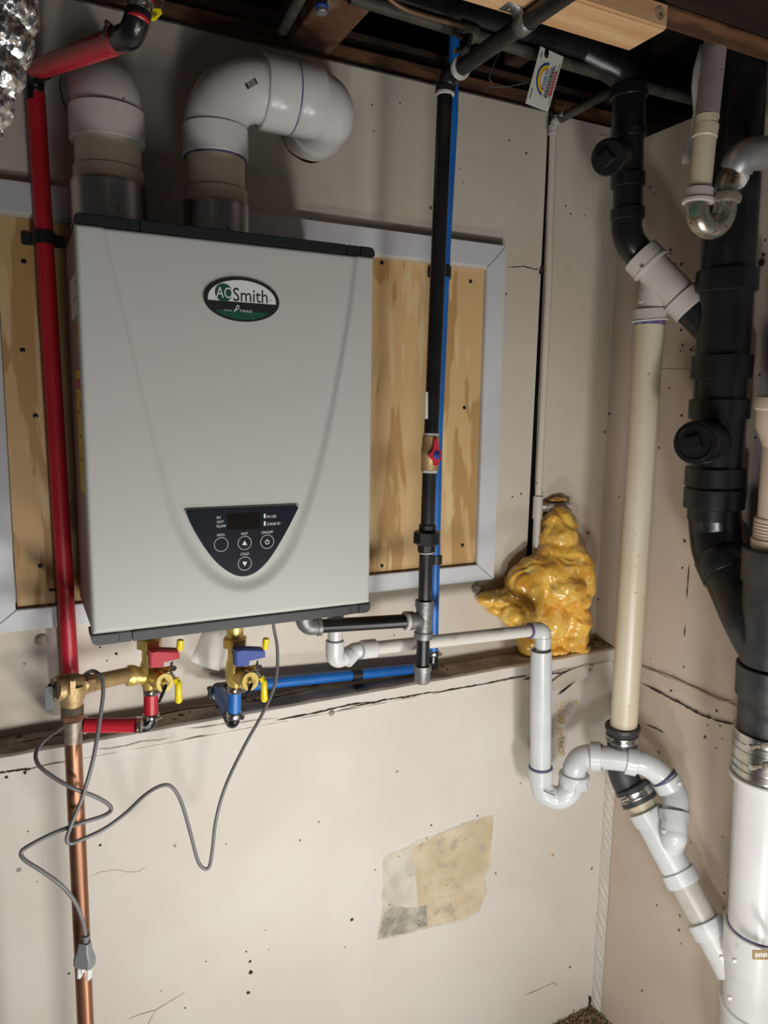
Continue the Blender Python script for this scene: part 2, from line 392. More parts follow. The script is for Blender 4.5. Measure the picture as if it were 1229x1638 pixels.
def holes(parent, lst, n=(0, -1, 0), conv=None):
    for i, (x, y, r, *mm) in enumerate(lst):
        c = conv(x, y); rr = rad(c, r * 1.5)
        k = 9; nv = Vector(n); u = nv.orthogonal().normalized(); v = nv.cross(u)
        pts = [c + nv * .0007 + (u * math.cos(a * 6.283 / k) + v * math.sin(a * 6.283 / k)) * rr * random.uniform(.65, 1.2) for a in range(k)]
        prism('nail_hole', pts, n, .0006, mm[0] if mm else CRACK, parent)
holes(wb, [(270, 343, 2), (458, 207, 2), (595, 168, 2), (598, 210, 1.5), (640, 165, 2), (842, 245, 2.5), (735, 270, 1.5), (741, 292, 1.5), (820, 795, 2), (834, 790, 2.5),
           (905, 330, 2), (913, 342, 2), (160, 1035, 2), (186, 1046, 3), (171, 1057, 2.5, DUST), (150, 962, 2), (810, 470, 2), (896, 165, 2), (815, 225, 2)], conv=lambda x, y: P(x, y, YB))
ball('screw_plug', P(66, 1024, YB - .003), .012, DUST, wb, (1, .5, .8), 3, .5)

# lower wall standing proud of the upper wall, with the ledge on top
wl = tag(box('wall_lower', -.75, XR, YL, YL + .12, -.02, ZL - .034, WALL2), kind='structure')
V, Fc = [], []
N = 150
for i in range(N + 1):
    x = -.75 + (XR + .75) * i / N
    j = .0016 * noise.noise(Vector((x * 22, 0, 0))); q = .004 * noise.noise(Vector((x * 16, 5, 0))) + .002 * noise.noise(Vector((x * 60, 9, 0)))
    V += [(x, YB + .012, ZL), (x, YL + .003 + j, ZL + j), (x, YL - .003 + j, ZL - .004), (x, YL - .0035, ZL - .031 + q), (x, YL + .006, ZL - .035 + q)]
    if i:
        for k in range(4): Fc.append(((i - 1) * 5 + k, i * 5 + k, i * 5 + k + 1, (i - 1) * 5 + k + 1))
led = link('trim_1', V, Fc, [WALL2, DUST], None, 40, [0 if f % 4 else 1 for f in range(len(Fc))]); tag(led, kind='structure')
bm = bmesh.new(); bm.from_mesh(led.data); bmesh.ops.recalc_face_normals(bm, faces=bm.faces); bm.to_mesh(led.data); bm.free()
for a, b, wd in (((-5, 1238), (60, 1228), .003), ((150, 1200), (280, 1178), .0015), ((300, 1166), (445, 1150), .002), ((440, 1152), (600, 1120), .003), ((560, 1130), (700, 1106), .003), ((690, 1108), (850, 1078), .0028), ((833, 1088), (912, 1072), .003), ((880, 1076), (975, 1054), .002)):
    p = [P(a[0] + (b[0] - a[0]) * t, a[1] + (b[1] - a[1]) * t + random.uniform(-2, 2), YL - .004) for t in (0, .2, .4, .6, .8, 1)]
    ribbon('ledge_crack', p, wd, CRACK if wd > .002 else DUST, led, jag=.7)
ball('screw_plug', P(531, 1141, YL - .005), .006, DUST, led, (1, .4, 1), 5, .4)
# ledge long cracks on its top and loose line
ribbon('ledge_crack', [PZ(-5, 1195, ZL), PZ(150, 1165, ZL), PZ(300, 1134, ZL), PZ(420, 1120, ZL), PZ(520, 1098, ZL)], .004, CRACK, led, n=(0, 0, 1), off=.0008, jag=.6)
# torn plaster patch
def patch(px, m, off, name):
    pts = []
    for i, p in enumerate(px):
        a = P(*p, YL); b = P(*px[(i + 1) % len(px)], YL)
        for k in range(8):
            q = a.lerp(b, k / 8); q = q + Vector((random.uniform(-1, 1), 0, random.uniform(-1, 1))) * .0016; q.y = YL - off; pts.append(q)
    prism(name, pts, (0, -1, 0), off, m, wl)
patch([(613, 1372), (655, 1353), (668, 1345), (705, 1332), (745, 1315), (764, 1310), (778, 1304), (790, 1306), (787, 1330), (785, 1385), (775, 1400), (779, 1425), (768, 1458), (740, 1474), (700, 1481), (670, 1488), (650, 1494), (625, 1500), (603, 1503), (612, 1450)], TORNG, .0006, 'bare_patch')
patch([(660, 1356), (700, 1336), (745, 1318), (764, 1312), (776, 1306), (789, 1307), (785, 1385), (774, 1400), (777, 1425), (765, 1457), (735, 1472), (690, 1480), (672, 1484), (668, 1430)], TORN, .0009, 'bare_patch')
patch([(628, 1450), (660, 1452), (682, 1448), (683, 1480), (650, 1492), (606, 1501), (614, 1462)], TORNK, .0012, 'bare_patch')
holes(wl, [(400, 1538, 3.5), (401, 1555, 5), (397, 1588, 4), (394, 1522, 2), (563, 1471, 4), (160, 1352, 3), (480, 1344, 2), (510, 1315, 1.6), (362, 1350, 1.5), (690, 1320, 2.2), (793, 1397, 2.2),
           (764, 1305, 2), (947, 1389, 2.4), (10, 1243, 4), (40, 1236, 4), (45, 1330, 1.6), (884, 1368, 4, BUFF), (330, 1538, 1.5), (110, 1557, 2.4), (912, 1547, 2.4), (918, 1616, 2), (552, 1515, 1.4),
           (600, 1391, 1.5), (258, 1585, 1.4), (425, 1488, 1.3), (60, 1410, 2, DUST), (296, 1612, 2)], conv=lambda x, y: P(x, y, YL))
def wp(lst, Y=YL): return [P(a, b, Y) for a, b in lst]
ribbon('hairline_crack', wp([(145, 1402), (160, 1395), (185, 1391), (205, 1395), (222, 1394), (235, 1385)]), .001, DUST, wl)
ribbon('hairline_crack', wp([(200, 1632), (225, 1622), (250, 1615), (278, 1598), (300, 1585)]), .0014, DUST, wl)
ribbon('hairline_crack', wp([(250, 1615), (240, 1632), (236, 1640)]), .001, DUST, wl)
ribbon('smudge', wp([(840, 1592), (868, 1580), (885, 1572), (895, 1578)]), .003, DUST, wl)
ribbon('smudge', wp([(942, 1612), (944, 1600), (943, 1592)]), .009, CRACK, wl)
# crumbs of yellow foam stuck below the ledge
V, Fc = [], []
def crumb(V, Fc, c, r):
    b = len(V)
    for d in ((1, 0, 0), (0, 1, 0), (-1, 0, 0), (0, -1, 0), (0, 0, 1), (0, 0, -1)):
        V.append(c + Vector(d) * r * random.uniform(.5, 1.2))
    for f in ((0, 1, 4), (1, 2, 4), (2, 3, 4), (3, 0, 4), (1, 0, 5), (2, 1, 5), (3, 2, 5), (0, 3, 5)): Fc.append(tuple(b + i for i in f))
for k in range(230):
    t = random.random(); y = 1120 + 90 * t; x = 899 + random.gauss(0, 5) * (1 - .3 * t)
    if noise.noise(Vector((x * .09, y * .07, 0))) < -.15: continue
    crumb(V, Fc, P(x, y, YL - .0008), random.uniform(.0008, .0026))
crumb(V, Fc, P(884, 1368, YL - .001), .005); crumb(V, Fc, P(922, 1123, YL - .001), .005); crumb(V, Fc, P(912, 1126, YL - .001), .003)
tag(link('foam_crumbs', V, Fc, BUFF, None, 0), 'yellow foam crumbs stuck to the wall below the ledge', 'crumbs', kind='stuff')
# curled flap of torn wall covering
fl = [[(866, 1110), (880, 1090), (915, 1068), (948, 1062)], [(880, 1110), (895, 1095), (925, 1080), (950, 1066)], [(896, 1108), (915, 1090), (936, 1088), (952, 1072)]]
V, Fc = [], []
for i, row in enumerate(fl):
    for j, (a, b) in enumerate(row): V.append(P(a, b, YL - .004 - (.002, .016, .022)[i] * (1, .8, .6, .2)[j]))
for i in range(2):
    for j in range(3): Fc.append((i * 4 + j, i * 4 + j + 1, i * 4 + j + 5, i * 4 + j + 4))
o = link('torn_flap', V, Fc, WALL2, wl, 60); md = o.modifiers.new('s', 'SOLIDIFY'); md.thickness = .0012; o.modifiers.new('u', 'SUBSURF').levels = 2
ribbon('torn_gap', wp([(893, 1112), (915, 1093), (950, 1064)], YL - .004), .006, CRACK, wl)

# right wall
wr = tag(box('wall_right', XR, XR + .02, .2, YB + .02, -.02, EZ + .615, WALLR), kind='structure')
def rx(px, py, o=.0): return PX(px, py, XR - o)
# lilac strip of unpainted primer behind the stacks
p0 = rx(1203, 760).y
box('primer_strip', XR - .0015, XR, .2, p0, EZ - .30, EZ + .6, LILAC, wr)
ribbon('board_seam', [rx(1056, 590), rx(1085, 590), rx(1112, 590)], .0016, DUST, wr, n=(-1, 0, 0), jag=.1, taper=False)
V, Fc = [], []
for i in range(121):
    y = .25 + (YL - .25) * i / 120
    q = .004 * noise.noise(Vector((y * 18, 5, 0))) + .0025 * noise.noise(Vector((y * 60, 1, 0))); q2 = .003 * noise.noise(Vector((y * 20, 15, 0)))
    V += [(XR, y, EZ - .612 + q2), (XR - .005, y, EZ - .615 + q2), (XR - .006, y, EZ - .640 + q), (XR, y, EZ - .643 + q)]
    if i:
        for k in range(3): Fc.append((i * 4 + k, (i - 1) * 4 + k, (i - 1) * 4 + k + 1, i * 4 + k + 1))
tag(link('trim_2', V, Fc, WALLR, None, 40), kind='structure')
ribbon('ledge_crack', [rx(1027, 1093, .003), rx(1060, 1110, .003), rx(1090, 1125, .003), rx(1120, 1142, .003), rx(1150, 1153, .003), rx(1180, 1160, .003)], .0045, CRACK, wr, n=(-1, 0, 0), jag=.8)
ribbon('ledge_crack', [rx(1027, 1068, .006), rx(1060, 1078, .006), rx(1110, 1100, .006), rx(1150, 1120, .006), rx(1178, 1124, .006)], .003, DUST, wr, n=(-1, 0, 0), jag=.8)
for l, wd in (([(1103, 902), (1101, 930), (1099, 958)], .003), ([(1097, 1000), (1095, 1018)], .003), ([(1034, 1158), (1050, 1165), (1063, 1172)], .0035), ([(1150, 600), (1147, 610)], .003), ([(1143, 255), (1145, 270)], .002)):
    ribbon('scratch', [rx(*q) for q in l], wd, CRACK, wr, n=(-1, 0, 0))
holes(wr, [(1073, 400, 3), (1079, 423, 4), (1090, 423, 3), (1092, 552, 2.5), (1089, 561, 2), (1110, 555, 2), (1111, 561, 2), (1109, 573, 1.6), (1078, 590, 2, DUST), (1090, 528, 3), (1040, 300, 2), (1046, 310, 2),
           (1147, 1137, 3), (1163, 1137, 3), (1156, 1340, 2, BRONZE), (1155, 1182, 2, BRONZE), (1088, 1465, 2), (1100, 1430, 1.4), (1090, 1510, 1.4), (1219, 420, 8), (1222, 408, 4), (1216, 600, 2.5), (1215, 690, 3), (1209, 700, 3)],
      n=(-1, 0, 0), conv=lambda x, y: rx(x, y, .0015))
# crinkled tape down the inside corner
V, Fc = [], []
NI, NJ = 10, 420
for j in range(NJ + 1):
    z = .0 + (EZ - .72) * j / NJ
    for i in range(NI + 1):
        t = i / NI; wv = math.sin((z * 1.0 + t * .030) * 6.283 / .027 + 5.5 * noise.noise(Vector((z * 16, 0, 0)))) + .5 * noise.noise(Vector((z * 90, t * 3, 4)))
        amp = .0045 * math.sin(t * 3.1416) * max(.1, .45 + .5 * math.exp(-((z - .72) / .16) ** 2) + .9 * noise.noise(Vector((z * 13, 3, 0))))
        yy = YL - .001 - t * .030 * (1 + .1 * noise.noise(Vector((z * 8, 9, 0))))
        V.append((XR - .0012 - abs(amp) * .6 - amp * wv - .004 * (1 - t) ** 2, yy, z))
for j in range(NJ):
    for i in range(NI): Fc.append((j * (NI + 1) + i, j * (NI + 1) + i + 1, (j + 1) * (NI + 1) + i + 1, (j + 1) * (NI + 1) + i))
link('crinkled_tape', V, Fc, WALL2, wr, 60)

# floor
tag(box('floor', -1.5, XR + .02, -1.8, YL + .1, -.04, 0, FLOORM), kind='structure')
V, Fc = [], []
for k in range(320):
    x = XR - abs(random.gauss(0, .07)); y = YL - abs(random.gauss(0, .05)); crumb(V, Fc, Vector((x, y, .004)), random.uniform(.002, .007))
tag(link('floor_debris', V, Fc, DIRT, None, 0), 'dry brown debris gathered in the floor corner', 'debris', kind='stuff')
V, Fc = [], []
for k in range(260):
    x = random.uniform(1.1, XR - .005) if k < 200 else random.uniform(-.1, 1.1); y = YB - abs(random.gauss(0, .03))
    if y < YL + .004: continue
    crumb(V, Fc, Vector((x, y, ZL + .002)), random.uniform(.001, .0045))
tag(link('ledge_debris', V, Fc, DIRT, None, 0), 'dark dusty debris lying along the top of the ledge', 'debris', kind='stuff')

# ceiling: plate, joists, subfloor
ce = tag(thing('ceiling', None, None, (.5, 1.2, EZ + .66)), kind='structure')
box('subfloor', -1.4, 1.8, -1.4, 1.75, EZ + .92, EZ + .94, WOODD, ce)
box('top_plate', -.75, 1.8, YB + .008, YB + .10, EZ + .655, EZ + .69, WOODR, ce, .002)
box('top_plate', -.75, 1.8, YB + .030, YB + .10, EZ + .692, EZ + .73, WOODD, ce, .002)
box('rim_joist', -.75, 1.8, YB + .14, YB + .18, EZ + .6, EZ + .92, BLACKV, ce)  # near-black colour stands in for the unlit end of the joist bay
box('joist', .497, .585, .2, YB + .05, EZ + .664, EZ + .92, [WOODS], ce, .002)
box('joist', -.02, .02, .2, YB + .05, EZ + .75, EZ + .92, [WOODD], ce, .002)
box('joist', 1.02, 1.06, .2, YB + .05, EZ + .75, EZ + .92, [WOODD], ce, .002)
box('girder', .3, XR + .3, .927, .977, EZ + .6235, EZ + .92, [WOODD], ce, .002)  # front face coloured dark as if unlit
box('girder_lit_edge', .3, XR + .3, .927, .977, EZ + .6185, EZ + .6233, [WOODR], ce, .001)  # browner strip of the same girder, stands in for its lit underside
# metal flashing edge along the top of the drywall
box('metal_bead', -.75, 1.118, YB - .002, YB + .016, ZT, ZT + .003, GALV, ce)
lb = thing('lumber_board', 'pale new lumber board lying flat under the dark joists', 'board', (.7, .96, EZ + .58))
box('board', .35, .9405, .918, .999, EZ + .580, EZ + .6175, WOODL, lb, .0035, 3)
lathe('wood_knot', (.921, .919, EZ + .599), (.921, .9172, EZ + .599), [(0, .0098), (1, .0098)], mat('knot_wood', (.30, .2, .1), (.45, .32, .18), 60, rough=.7), lb, 20)
lathe('knot_core', (.923, .9175, EZ + .598), (.923, .9168, EZ + .598), [(0, .003), (1, .002)], CRACK, lb, 10)

# ------------------------------------------------------------------ plywood panel and white casing
Yc = 1.398
cas = tag(thing('window_1', None, None, (.5, YB, EZ - .42)), kind='structure')
def pc(x, y): return P(x, y, Yc)
oTR, oBR, iTR, iBR = pc(811, 396), pc(790, 926), pc(781, 431), pc(764, 902)
ot = EZ + .352 * 1.398 / 1.42 + .003; ob = EZ - .401; it = iTR.z; ib = iBR.z
oxr = (oTR.x + oBR.x) / 2; ixr = (iTR.x + iBR.x) / 2
ixl = P(9, 700, Yc).x; oxl = ixl - (oxr - ixr)
it = EZ + .305 * (1.398 / 1.42); ib = EZ - .363
def casing(name, pts): prism(name, [Vector((x, Yc, z)) for x, z in pts], (0, -1, 0), YB - Yc - .0005, CASING, cas, .0012)
g = .0008
casing('casing_board', [(oxl, ot), (oxr - g, ot), (ixr - g, it), (ixl, it)])
casing('casing_board', [(oxr, ot - g), (oxr, ob + g), (ixr, ib + g), (ixr, it - g)])
casing('casing_board', [(oxl, ob), (oxr - g, ob), (ixr - g, ib), (ixl + g, ib)][::-1])
casing('casing_board', [(oxl, ot - g), (oxl, ob + g), (ixl, ib + g), (ixl, it - g)][::-1])
box('stop_bead', ixl, ixr, Yc + .006, YB - .001, it - .006, it, WALL, cas)
ply = thing('plywood_panel', 'wide plywood sheet filling the white frame behind the water heater', 'panel', (.5, 1.41, ib))
box('sheet', ixl + .003, ixr - .0015, 1.409, 1.4192, ib + .001, it - .0065, PLY, ply)
for x, y in ((611, 420), (753, 450), (743, 652), (740, 872), (611, 905), (38, 418), (57, 665), (65, 905), (36, 560)):
    c = P(x, y, 1.409)
    s = lathe('screw', c + Vector((0, .001, 0)), c - Vector((0, .0006, 0)), [(0, .0045), (.6, .0045), (1, .0035)], IRONT, ply, 12)
box('splinter', *sorted((P(78, 938, 1.409).x, P(90, 948, 1.409).x)), 1.4082, 1.409, *sorted((P(78, 946, 1.409).z, P(90, 941, 1.409).z)), CRACK, ply)

# ------------------------------------------------------------------ water heater
YF = 1.12
X0, X1 = P(119.5, 357, YF).x, P(599, 410, YF).x
zt, zb = EZ + .2358, EZ - .3395
wh = thing('water_heater', 'grey tankless water heater hung on the plywood panel', 'water heater', ((X0 + X1) / 2, 1.40, EZ - .356))
curve_px = [(163, 352), (180, 425), (200, 510), (222, 605), (245, 700), (266, 785), (288, 850), (318, 898), (352, 928), (388, 938), (420, 929), (447, 905), (470, 868), (493, 810), (512, 745), (530, 665), (547, 575), (560, 495), (572, 402)]
cv = [P(a, b, YF) for a, b in curve_px]
cvp = np.array([(p.x, p.z) for p in smoothpath(cv, 6)])
NX, NZ = 170, 230
gx, gz = np.meshgrid(np.linspace(0, 1, NX), np.linspace(0, 1, NZ))
WX = X0 + (X1 - X0) * gx; WZ = zb + (zt - zb) * gz
def sdist(px, pz):
    d = np.full(px.shape, 9.); sg = np.zeros(px.shape)
    for i in range(len(cvp) - 1):
        a, b = cvp[i], cvp[i + 1]; ab = b - a; L = ab @ ab
        t = np.clip(((px - a[0]) * ab[0] + (pz - a[1]) * ab[1]) / L, 0, 1)
        dx = px - a[0] - t * ab[0]; dz = pz - a[1] - t * ab[1]; dd = np.hypot(dx, dz)
        cr = ab[0] * dz - ab[1] * dx
        m_ = dd < d; d[m_] = dd[m_]; sg[m_] = np.sign(cr[m_])
    return d * sg
sd = sdist(WX, WZ)          # >0 inside the V
def sm(x): x = np.clip(x, 0, 1); return x * x * (3 - 2 * x)
wid = .004 + .006 * sm((EZ + .1 - WZ) / .35)
YY = YF + .0055 * sm(sd / wid / 2 + .5)
ex = np.minimum(np.minimum(WX - X0, X1 - WX), np.minimum(WZ - zb, zt - WZ)); YY = YY + .004 * (1 - np.sqrt(np.clip(1 - (1 - np.clip(ex / .005, 0, 1)) ** 2, 0, 1)))
V = np.stack([WX, YY, WZ], -1).reshape(-1, 3).tolist(); Fc = []
for j in range(NZ - 1):
    for i in range(NX - 1): a = j * NX + i; Fc.append((a, a + 1, a + NX + 1, a + NX))
bd = [i for i in range(NX)] + [j * NX + NX - 1 for j in range(1, NZ)] + [(NZ - 1) * NX + i for i in range(NX - 2, -1, -1)] + [j * NX for j in range(NZ - 2, 0, -1)]
o0 = len(V)
for i in bd: V.append((V[i][0], YF + .022, V[i][2]))
for k in range(len(bd)): k2 = (k + 1) % len(bd); Fc.append((bd[k], o0 + k, o0 + k2, bd[k2]))
link('front_cover', V, Fc, GREYP, wh, 50)
box('casing', X0 + .004, X1 - .004, YF + .022, 1.397, zb - .010, zt + .008, MAUVE, wh, .003)
for k in range(3): box('side_seam', X0 + .001 + .0012 * k, X0 + .01, YF + .0225 + .004 * k, YF + .025 + .004 * k, zb, zt, MAUVE, wh)
box('mounting_bracket', X0 + .12, X1 - .12, 1.397, 1.4088, zb - .012, zt + .02, STEEL, wh)
def trimbar(z0, z1, cuts, flip):
    xs = [X0 - .0012] + [P(c, 357 if z0 > EZ else 1020, YF).x for c in cuts] + [X1 + .0012]
    for i in range(len(xs) - 1):
        nm = 'cover_latch' if i in (1, 3) else ('top_trim' if z0 > EZ else 'bottom_trim')
        a, b = xs[i], xs[i + 1]; y0 = YF + (.001 if i in (1, 3) else -.0005)
        if i in (0, len(xs) - 2):
            r = .009; pts = []; zo, zi = (z1, z0) if not flip else (z0, z1)
            s = 1 if zo > zi else -1
            xa, xb = (a, b) if i == 0 else (b, a); dr = 1 if i == 0 else -1
            pts = [(xb, zi), (xa, zi)] + [(xa + dr * (r - r * math.cos(t)), zo - s * (r - r * math.sin(t))) for t in [k * math.pi / 16 for k in range(9)]] + [(xb, zo)]
            prism(nm, [Vector((x, y0, z)) for x, z in pts], (0, -1, 0), .05, DTRIM, wh, .0012)
        else: box(nm, a + .0005, b - .0005, y0, YF + .05, z0, z1, DTRIM, wh, .0012)
trimbar(zt + .0004, zt + .0140, (204, 224, 556, 578), False)
trimbar(zb - .0165, zb - .0004, (190, 212, 560, 574), True)
# badge
UX, UZ, NF = Vector((1, 0, 0)), Vector((0, 0, 1)), (0, -1, 0)
bc = P(387.5, 480.5, YF + .0035); ba = (P(448, 485, YF).x - P(327, 476, YF).x) / 2; bb = (P(387, 446, YF).z - P(387, 515, YF).z) / 2
yb = YF + .0015
def ell(cx, cz, a, b, y, t0=0, t1=2 * math.pi, n=48): return [Vector((cx + a * math.cos(t0 + (t1 - t0) * k / n), y, cz + b * math.sin(t0 + (t1 - t0) * k / n))) for k in range(n + (0 if t1 - t0 > 6.28 else 1))]
bdg = prism('badge', ell(bc.x, bc.z, ba, bb, yb), NF, .002, INKK, wh)
a2, b2 = ba * .90, bb * .92
t_ = math.asin(-.10)
prism('badge_field', ell(bc.x, bc.z, a2, b2, yb - .0003, t_, math.pi - t_), NF, .0003, WPRINT, bdg)
tg = math.asin(.56); prism('badge_base', ell(bc.x, bc.z, a2 * .97, b2 * .98, yb - .0003, math.pi + tg, 2 * math.pi - tg), NF, .0003, GREEND, bdg)
cA = P(358, 468, yb); prism('emblem_disc', ell(cA.x, cA.z, ba * .23, ba * .225, yb - .0006), NF, .0003, GREEND, bdg)
text('AO', Vector((cA.x + .0008, yb - .0008, cA.z)), ba * .43, ba * .27, UX, UZ, WPRINT, bdg)
q = P(373, 471, yb); text('Smith', Vector((q.x, yb - .0006, q.z)), ba * .92, ba * .33, UX, UZ, INKK, bdg, align='LEFT')
q = P(433, 481, yb); text('.', Vector((q.x, yb - .0006, q.z)), .0016, .0016, UX, UZ, INKK, bdg)
q = P(383, 497, yb); text('TAKAGI', Vector((q.x, yb - .0006, q.z)), ba * .33, ba * .065, UX, UZ, WPRINT, bdg, align='LEFT')
q = P(358, 496, yb); text('POWERED BY', Vector((q.x, yb - .0006, q.z)), ba * .22, ba * .03, UX, UZ, WPRINT, bdg, align='LEFT')
for dx, dz, r in ((380, 492, .0034), (376, 496.5, .0019)):
    q = P(dx, dz, yb - .0006)
    V, Fc = [], []
    for k in range(24):
        t = k * math.pi / 12
        for rr in (r, r * .55):
            x = rr * math.cos(t) * .75; z = rr * math.sin(t) * 1.2; V.append((q.x + x * .8 + z * .45, q.y, q.z - x * .45 + z * .9))
    for k in range(24): k2 = (k + 1) % 24; Fc.append((2 * k, 2 * k + 1, 2 * k2 + 1, 2 * k2))
    link('ring_emblem', V, Fc, WPRINT, bdg, 0)
# control panel
yp = YF + .0018
cl0 = [(297, 818), (301, 816), (474, 808.5), (478, 812), (470, 828), (458, 851), (446, 872), (433, 892), (419, 908), (405, 918), (391, 922), (376, 920), (360, 911), (344, 897), (329, 878), (317, 859), (306, 839)]
cq = smoothpath([(a, b, 0) for a, b in cl0[3:] + cl0[:1]], 4); cl = [(a.x, a.y) for a in cq] + cl0[1:3]
rim = [P(388 + (a - 388) * 1.02, 862 + (b - 862) * 1.03, yp) for a, b in cl]
prism('panel_rim', rim, NF, .003, GREYP, wh, .001)
cp = prism('control_panel', [P(a, b, yp - .0012) for a, b in cl], NF, .003, PANEL, wh, .0006)
yi = yp - .0014
def pt(x, y): return P(x, y, yi)
def pquad(name, x0, y0, x1, y1, m, par, d=.0006):
    return prism(name, [pt(x0, y0), pt(x1, y0 - (x1 - x0) * .035), pt(x1, y1 - (x1 - x0) * .035), pt(x0, y1)], NF, d, m, par)
pquad('display', 364, 821.5, 417, 847.5, LCD, cp)
def ptext(s, x0, x1, y, h):
    a = pt(x0, y); b = pt(x1, y); text(s, Vector((a.x, yi, a.z)), b.x - a.x, h * (a - b).length / abs(x1 - x0), UX, UZ, INKW, cp, align='LEFT')
ptext('IN', 347, 352.5, 828, 4.2); ptext('OUT', 347, 358, 835, 4.2); ptext('FLOW', 347, 361.5, 842, 4.2)
ptext('IN USE', 427.5, 442, 826.5, 4.0); ptext('STAND BY', 427.5, 449, 838.5, 4.0)
ptext('INFO.', 347.5, 360, 856, 4.0); ptext('HOT', 386, 396.5, 854, 4.0); ptext('ON/OFF', 418.5, 437, 852, 4.0); ptext('COLD', 385, 398.5, 886.5, 4.0)
pquad('indicator_lamp', 422.2, 822, 425.2, 829, INKW, cp); pquad('indicator_lamp', 422.2, 834, 425.2, 841, INKW, cp)
def ring(x, y, rpx, par):
    c = pt(x, y); R = rad(c, 2 * rpx); V, Fc = [], []
    for k in range(40):
        t = k * math.pi / 20
        for rr in (R, R * .94): V.append((c.x + rr * math.cos(t), yi - .0003, c.z + rr * math.sin(t)))
    for k in range(40): k2 = (k + 1) % 40; Fc.append((2 * k, 2 * k + 1, 2 * k2 + 1, 2 * k2))
    return link('button', V, Fc, INKW, par, 0)
def tri(x, y, s, par):
    prism('arrow', [pt(x - 4, y + 3.4 * s), pt(x + 4, y + 3.4 * s), pt(x, y - 3.8 * s)], NF, .0004, INKW, par)
ring(354, 871, 11.5, cp); ring(391.5, 868.5, 11.2, cp); ring(427.5, 866.5, 11.2, cp); ring(391.7, 901.5, 11.2, cp)
tri(391.5, 868.5, 1, cp); tri(391.7, 902, -1, cp)
c = pt(427.7, 867); R = rad(c, 7.6); V, Fc = [], []
for k in range(21):
    t = math.radians(125 + 290 * k / 20)
    for rr in (R, R * .72): V.append((c.x + rr * math.cos(t), yi - .0003, c.z + rr * math.sin(t)))
    if k: Fc.append((2 * k - 2, 2 * k - 1, 2 * k + 1, 2 * k))
link('power_symbol', V, Fc, INKW, cp, 0); pquad('power_symbol', 427.1, 862, 428.3, 867, INKW, cp, .0004)
# side labels
xs = X0 + .004
def sidebox(name, y0, y1, pa, pb, m, o=.0008, par=wh, xf=None):
    za = P(121, pa, 1.16).z; zb_ = P(125, pb, 1.16).z
    return box(name, xs - o, xs, y0, y1, zb_, za, m, par)
wlb = sidebox('warning_label', 1.155, 1.255, 590, 795, YEL)
for y0, y1, a, b, m in ((1.16, 1.25, 604, 622, INKR), (1.165, 1.175, 640, 700, INKK), (1.19, 1.2, 640, 655, INKR), (1.16, 1.168, 700, 770, INKK), (1.16, 1.18, 717, 727, INKR), (1.2, 1.24, 660, 662, INKK), (1.2, 1.24, 700, 702, INKK), (1.2, 1.24, 740, 742, INKK)):
    sidebox('label_print', y0, y1, a, b, m, .0011, wlb)
l2 = sidebox('rating_label', 1.17, 1.29, 430, 500, PAPER); sidebox('label_print', 1.18, 1.2, 445, 450, INKK, .0011, l2); sidebox('label_print', 1.18, 1.24, 470, 472, INKK, .0011, l2)
l3 = sidebox('caution_label', 1.165, 1.22, 505, 560, mat('ochre_label', (.5, .36, .04), rough=.5)); sidebox('label_print', 1.17, 1.21, 515, 535, INKR, .0011, l3)
# stainless collars
YV = 1.30
def collar(px, y0, y1, wpx):
    a = P(px, y1, YV); a.z = zt + .006; b = P(px, y0, YV); r = rad(b, wpx); b.x = a.x
    o = lathe('vent_collar', a, b, [(0, r * 1.04), (.12, r * 1.04), (.14, r), (.2, r), (.22, r * 1.03), (.27, r * 1.03), (.29, r), (.92, r), (.94, r * 1.015), (1, r * 1.01), (1, r * .94)], STEEL, wh, 48)
    c = (a + b) / 2 + Vector((.1 * r, -r * .995, .0)); lathe('screw', c + Vector((0, .002, 0)), c - Vector((0, .002, 0)), [(0, .004), (.7, .004), (1, .002)], STEEL, o, 10)
    return a, b, r
la, lb_, lr = collar(177, 297, 350, 117)
ra, rb, rr_ = collar(347, 329, 370, 103)

# ------------------------------------------------------------------ vents
def vertical(x, y, z): return Vector((x, y, z))
def ringv(name, x, z0, z1, wpx, m, par, n=40):
    b = Vector((x, YV, z1)); r = rad(b, wpx); a = Vector((x, YV, z0)); L = abs(z1 - z0); c = .0018 / L
    return lathe(name, a, b, [(0, r * .93), (0, r - .0018), (c, r), (1 - c, r), (1, r - .0018), (1, r * .93)], m, par, n)
iv = thing('intake_vent', 'shorter white vent pipe at left on the heater bending straight back into the wall', 'vent pipe', lb_)
def pz(x, y): return P(x, y, YV).z
ringv('ferrule', la.x, pz(175, 300), pz(175, 272), 108, CPIPE, iv)
tube('pipe', [(la.x, YV, pz(175, 300)), (la.x, YV, pz(175, 200))], rad(lb_, 101), CPIPE, iv, 40)
ringv('primer_ring', la.x, pz(175, 273.5), pz(175, 271), 103.5, PURPLE, iv)
ringv('socket', la.x, pz(175, 232), pz(175, 178), 116, PVCP, iv)
zL = vents[0][2]
tube('elbow', [(la.x, YV, pz(175, 190)), (la.x, YV, pz(175, 142)), (vents[0][0], YB - .02, zL)], rad(lb_, 106), PVCP, iv, 40, .062, 12)
lathe('socket', (vents[0][0], YB - .04, zL), (vents[0][0], YB - .006, zL), [(0, .052), (0, .054), (.1, .0555), (1, .0555), (1, .05)], PVCP, iv, 40)
tube('pipe', [(vents[0][0], YB - .02, zL), (vents[0][0], YB + .08, zL)], .050, CPIPE, iv, 32)
ev = thing('exhaust_vent', 'taller white vent pipe arching right off the heater before entering the wall', 'vent pipe', rb)
x = ra.x
ringv('ferrule', x, pz(345, 331), pz(345, 305), 99, CPIPE, ev)
tube('pipe', [(x, YV, pz(345, 331)), (x, YV, pz(345, 235))], rad(rb, 91), CPIPE, ev, 40)
